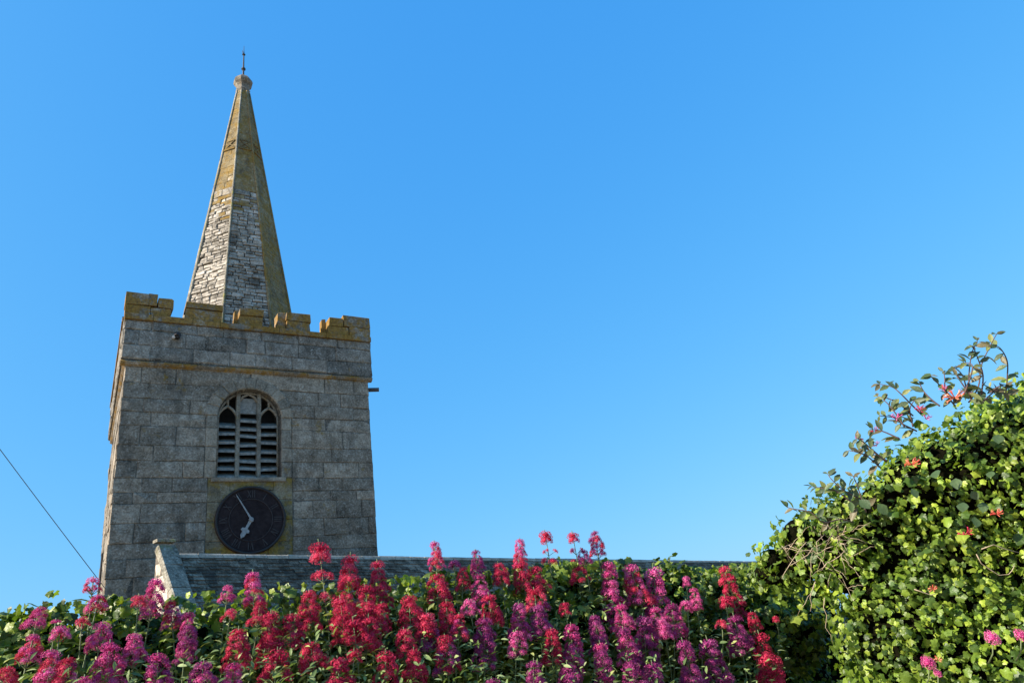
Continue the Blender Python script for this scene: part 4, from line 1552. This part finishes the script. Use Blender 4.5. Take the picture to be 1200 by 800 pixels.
exec_list = [
    # x, top y, width, length, colours, label
    (110, 671, 17, 18, 'SP', 'small pink valerian head beside the end of the cable, topmost at the far left', dict(off=.05)),
    (118, 690, 20, 22, 'SP', 'round pink valerian head against the left foot of the tower', dict(off=.08)),
    (49, 704, 24, 26, 'P', 'pale pink valerian spike against the sky left of the tower', dict(off=.08)),
    (66, 722, 13, 10, 'P', 'tiny pink valerian tuft just right of the pale pink spike at far left', {}),
    (97, 719, 14, 14, 'S', 'small rosy valerian button in the ivy below the tower foot', {}),
    (122, 720, 26, 32, 'P', 'pink valerian plume directly under the left foot of the tower', {}),
    (42, 735, 21, 32, 'SP', 'slender rose pink valerian spike near the left edge of the photo', {}),
    (72, 728, 18, 18, 'SP', 'loose rosy valerian head among ivy leaves at far left', {}),
    (60, 750, 28, 46, 'PS', 'tall pink valerian plume of the low pair at far left, on the left', {}),
    (82, 760, 27, 34, 'SP', 'pink valerian plume of the low pair at far left, on the right', {}),
    (130, 740, 38, 50, 'P', 'broad mauve pink valerian plume low down under the tower corner', {}),
    (158, 733, 24, 32, 'P', 'bright pink valerian cone left of the gable coping', {}),
    (163, 692, 17, 16, 'S', 'single rosy valerian ball on a bare stem left of the coping', dict(off=.1)),
    (186, 668, 23, 44, 'P', 'leaning pink valerian plume overlapping the left side of the gable coping', dict(off=.08, lean=-.25)),
    (199, 696, 18, 28, 'SP', 'small rosy valerian head at the foot of the gable coping', dict(off=.12)),
    (222, 707, 24, 54, 'PM', 'long mauve pink valerian spike just right of the coping foot', {}),
    (185, 753, 34, 48, 'PM', 'dusky pink valerian plume at the bottom below the coping', {}),
    (240, 764, 28, 34, 'MP', 'dusky rose valerian head low down right of the coping', {}),
    (10, 772, 26, 28, 'S', 'rose red valerian head in the bottom left corner', {}),
    (100, 785, 24, 22, 'PM', 'pink valerian head cut by the bottom edge, second from the left corner', {}),
    (268, 681, 17, 20, 'P', 'small pink valerian head in front of the slate roof near the coping', dict(off=.05)),
    (296, 660, 26, 42, 'PS', 'pink over red valerian plume in front of the slate roof below the clock', dict(off=.04)),
    (271, 710, 15, 13, 'S', 'little rosy valerian tuft under the small head near the coping', {}),
    (280, 725, 28, 40, 'S', 'rose pink valerian plume in dark ivy below the clock', {}),
    (276, 766, 28, 40, 'P', 'bright pink valerian spike at the bottom edge below the clock', {}),
    (306, 697, 20, 28, 'R', 'small crimson valerian head below the pink plume under the clock', {}),
    (318, 706, 32, 54, 'R', 'deep crimson valerian plume of the pair below the clock, on the left', {}),
    (340, 708, 30, 40, 'R', 'crimson valerian plume of the pair below the clock, on the right', {}),
    (362, 683, 28, 38, 'R', 'crimson valerian head with yellow leaves just above the crimson pair', dict(off=.08)),
    (372, 625, 26, 58, 'SRG', 'tallest rose red valerian spike in front of the tower, with open tiers', dict(off=.04)),
    (411, 640, 30, 66, 'SR', 'big rose red valerian spike in front of the right part of the tower', dict(off=.05)),
    (441, 648, 24, 50, 'R', 'dark crimson valerian spike at the right corner of the tower', dict(off=.05)),
    (426, 676, 30, 50, 'R', 'crimson valerian plume between the two spikes at the tower corner', dict(off=.1)),
    (397, 690, 30, 48, 'RS', 'rose crimson valerian plume under the big spike before the tower', {}),
    (412, 715, 32, 36, 'R', 'crimson valerian head in the thick of the red mass below the tower', {}),
    (432, 712, 30, 36, 'RS', 'crimson valerian head on the right flank of the red mass', {}),
    (447, 698, 26, 34, 'R', 'dark red valerian head beside the dark gap in the ivy', {}),
    (362, 742, 30, 36, 'R', 'crimson valerian head low in the pale leaves below the red mass', {}),
    (326, 750, 42, 36, 'R', 'wide crimson valerian head at the bottom, left of the pale leaves', {}),
    (394, 760, 30, 44, 'R', 'dark crimson valerian plume at the bottom edge under the red mass', {}),
    (415, 756, 19, 16, 'RS', 'small bright red valerian head on its own above the grey-green leaves', {}),
    (508, 627, 19, 32, 'PS', 'pink valerian spike against the sky right of the tower', dict(off=.03)),
    (511, 664, 27, 28, 'R', 'dark crimson valerian head under the pink spike right of the tower', dict(off=.06)),
    (556, 638, 17, 26, 'PM', 'purple pink valerian spike against the sky over the far roof', dict(off=.03)),
    (531, 652, 14, 14, 'M', 'small mauve valerian tuft on the roof line, left of the purple pink spike', dict(off=.03)),
    (543, 658, 16, 26, 'R', 'small scarlet valerian head between yellow leaves on the roof line', dict(off=.05)),
    (560, 664, 24, 34, 'P', 'pale mauve valerian plume under the purple pink spike', dict(off=.07)),
    (582, 652, 20, 28, 'R', 'crimson valerian cone on the roof line in the middle of the photo', dict(off=.05)),
    (478, 688, 28, 36, 'R', 'crimson valerian plume right of the yellow green ivy clump', {}),
    (500, 706, 34, 44, 'MS', 'dusky purple red valerian mass right of the dark gap', {}),
    (472, 728, 28, 34, 'R', 'crimson valerian plume under the dark gap in the ivy', {}),
    (452, 752, 32, 50, 'RS', 'bright rose crimson valerian plume at the bottom edge, below the dark gap', {}),
    (484, 750, 28, 44, 'R', 'dark red valerian plume beside the bright one at the bottom edge', {}),
    (522, 695, 24, 36, 'R', 'crimson valerian head in the centre, right of the dusky purple mass', {}),
    (538, 711, 21, 28, 'PS', 'pale rose valerian head in the centre beside leafy stems', {}),
    (571, 687, 28, 34, 'R', 'scarlet valerian plume below the cone on the roof line', {}),
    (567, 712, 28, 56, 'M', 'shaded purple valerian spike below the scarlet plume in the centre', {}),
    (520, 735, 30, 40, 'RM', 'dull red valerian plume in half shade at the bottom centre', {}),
    (548, 696, 20, 20, 'P', 'small mauve pink valerian head between two crimson heads in the centre', {}),
    (609, 624, 17, 28, 'PS', 'pink valerian spike against the sky, leftmost of the four above the middle', dict(off=.02)),
    (606, 650, 24, 32, 'R', 'scarlet valerian head under the leftmost of the four sky spikes', dict(off=.05)),
    (623, 656, 26, 32, 'R', 'bright scarlet valerian head right of its twin on the roof line', dict(off=.05)),
    (637, 615, 16, 34, 'SG', 'red topped valerian spike with two open tiers, second of the four in the sky', dict(off=.02)),
    (669, 616, 16, 32, 'SPG', 'pink valerian spike with open lower tiers, third of the four in the sky', dict(off=.02)),
    (695, 616, 16, 26, 'MS', 'crimson purple valerian spike, rightmost of the four in the sky', dict(off=.02)),
    (682, 638, 17, 20, 'M', 'dark purple red valerian head below the two right sky spikes', dict(off=.03)),
    (677, 656, 22, 20, 'R', 'dull red valerian head half behind ivy leaves on the wall top', dict(off=.03)),
    (712, 649, 30, 62, 'P', 'big pale pink valerian plume, left one of the pair right of the sky spikes', dict(off=.06)),
    (735, 653, 26, 46, 'PS', 'rosy pink valerian plume, right one of the pair beyond the sky spikes', dict(off=.05)),
    (764, 654, 36, 66, 'P', 'largest pink valerian plume at the right, top level with the roof line', dict(off=.08)),
    (725, 700, 24, 28, 'P', 'sunlit pink valerian head below the pair of pale plumes', {}),
    (607, 698, 26, 34, 'PM', 'mauve pink valerian head with a lit left side in the centre', {}),
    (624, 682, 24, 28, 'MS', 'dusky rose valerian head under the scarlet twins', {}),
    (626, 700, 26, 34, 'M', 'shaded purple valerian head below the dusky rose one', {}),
    (604, 731, 25, 28, 'P', 'pink valerian ball left of the deep red plume in the lower middle', {}),
    (645, 728, 24, 34, 'R', 'deep red valerian plume low down between two pink ones', {}),
    (660, 700, 14, 16, 'R', 'little dark red valerian tuft among green leaves right of the centre', {}),
    (668, 722, 24, 48, 'P', 'bright tipped pink valerian spike in the lower middle', {}),
    (694, 712, 22, 40, 'M', 'shaded violet valerian spike above the lower right pink plumes', {}),
    (701, 743, 28, 60, 'PM', 'tall pink valerian spike reaching the bottom edge in the lower right', {}),
    (728, 727, 30, 42, 'PM', 'round topped pink valerian plume right of the violet one', {}),
    (772, 720, 19, 20, 'P', 'vivid pink valerian head glowing in the shade below the largest plume', {}),
    (786, 698, 24, 34, 'PM', 'rosy valerian plume on the right side of the largest pink plume', {}),
    (752, 712, 30, 50, 'M', 'shaded plum coloured valerian plume left of the vivid pink head', {}),
    (765, 704, 22, 26, 'MP', 'shaded plum pink valerian head just above the vivid pink one', {}),
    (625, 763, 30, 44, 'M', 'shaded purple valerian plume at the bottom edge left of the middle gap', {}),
    (662, 768, 32, 40, 'M', 'shaded plum valerian plume at the bottom edge, left of the tall pink spike', {}),
    (735, 765, 30, 44, 'M', 'shaded plum valerian plume at the bottom edge, right of the tall pink spike', {}),
    (575, 786, 26, 30, 'M', 'shaded violet valerian head cut by the bottom edge near the centre', {}),
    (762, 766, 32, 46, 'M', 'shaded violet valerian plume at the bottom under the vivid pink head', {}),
    (803, 672, 10, 12, 'P', 'tiny pink valerian ball in the dark ivy right of the largest plume', {}),
    (811, 682, 17, 26, 'P', 'slim pink valerian spike right of the tiny pink ball', {}),
    (803, 698, 16, 16, 'P', 'small pink valerian tuft under the slim spike', {}),
    (845, 656, 22, 46, 'R', 'crimson valerian spike standing apart near the right ivy', dict(off=.08)),
    (848, 693, 18, 16, 'R', 'small crimson tuft at the foot of the lone crimson spike', {}),
    (857, 712, 26, 44, 'M', 'shaded violet valerian plume below the lone crimson spike', {}),
    (845, 722, 13, 10, 'S', 'small red valerian tuft left of the violet plume', {}),
    (878, 711, 15, 22, 'R', 'narrow dark red valerian head in deep shade near the right ivy', {}),
    (886, 732, 32, 66, 'R', 'long dark red valerian plume in deep shade beside the right ivy', {}),
    (825, 738, 30, 60, 'M', 'long shaded purple valerian plume left of the deep shade', {}),
    (797, 740, 28, 60, 'M', 'long shaded plum valerian plume right of the vivid pink head', {}),
    (907, 719, 9, 9, 'S', 'lone rosy valerian ball on a tall leafy stem in the dark recess', dict(off=.30, stem=.22)),
]
for (x, y, w_, l_, pal, lab, kw) in exec_list:
    valerian(x, y, w_, l_, pal, lab, **kw)


def ball(x, y, w_, lab, dp):
    p = Vector(at(x, y, dp))
    root = empty('valerian', tuple(p - Vector((0, -.08, .08))))
    tag(root, lab, 'flower', 'red and pink valerian along the garden wall')
    b = MB()
    b.tube([(0, 0, 0), (0, -.05, .03), (0, -.08, .07)], .003, .0018, 6)
    b.build('stem', M_STEM, root, smooth=True)
    r = w_ / 2 / FPX * dp
    o = link('flower_cluster', CL['P'][0], root, (0, -.08, .08))
    o.scale = (r * 1.05, r * 1.05, r)
    o.rotation_euler = (R(60), 0, random.random())
    o = link('flower_cluster', CL['P'][1], root, (r * .2, -.078, .075))
    o.scale = (r * .85,) * 3
    o.rotation_euler = (R(20), R(30), 1)


ball(1162, 747, 17, 'round pink valerian ball poking out of the bright ivy at the bottom right', 2.42)
ball(1195, 744, 15, 'round pink valerian ball in the ivy at the right edge of the photo', 2.42)
ball(1087, 776, 16, 'round pink valerian ball low in the ivy, leftmost of those on the right', 2.46)
ball(1098, 788, 10, 'tiny pink valerian ball just below the leftmost ball in the right ivy', 2.45)

# pale lance leaves and buds between the flowers: ground cover nobody could count
n = 9500
px = RNG.uniform(-40, 925, n)
py = RNG.uniform(0, 1, n) ** .8
top_ = np.interp(px, [0, 150, 330, 430, 560, 700, 800, 925], [775, 760, 715, 700, 676, 675, 700, 745])
py = top_ + py * (880 - top_)
dens = np.interp(px, [-40, 250, 330, 700, 830, 925], [.35, .35, 1, 1, .7, .35])
keep = RNG.random(n) < dens
px, py = px[keep], py[keep]
n = len(px)
Pv = np.array([wall_hit(a, b_, .02 + max(0, b_ - 650) / 150 * RNG.uniform(.12, .50)) for a, b_ in zip(px, py)])
Nn = RNG.normal(size=(n, 3)) * .5 + np.array([0, -.2, .9]) + TOSUN * .2
Tn = RNG.normal(size=(n, 3)) + np.array([0, 0, .4]) + wn * .4
pal = np.array([(.13, .19, .06), (.20, .27, .09), (.30, .36, .15), (.09, .14, .045), (.36, .38, .12)])
Cc = pal[RNG.choice(5, n, p=[.3, .3, .15, .2, .05])] * RNG.uniform(.8, 1.2, (n, 1))
o = scatter('valerian_foliage', leaf_lance(.19, .3, .3), M_VLEAF, Pv, frames(Nn, Tn), RNG.uniform(.016, .040, n), Cc, None)
tag(o, 'mass of small pale green valerian leaves between the flower stems', 'foliage', kind='stuff')
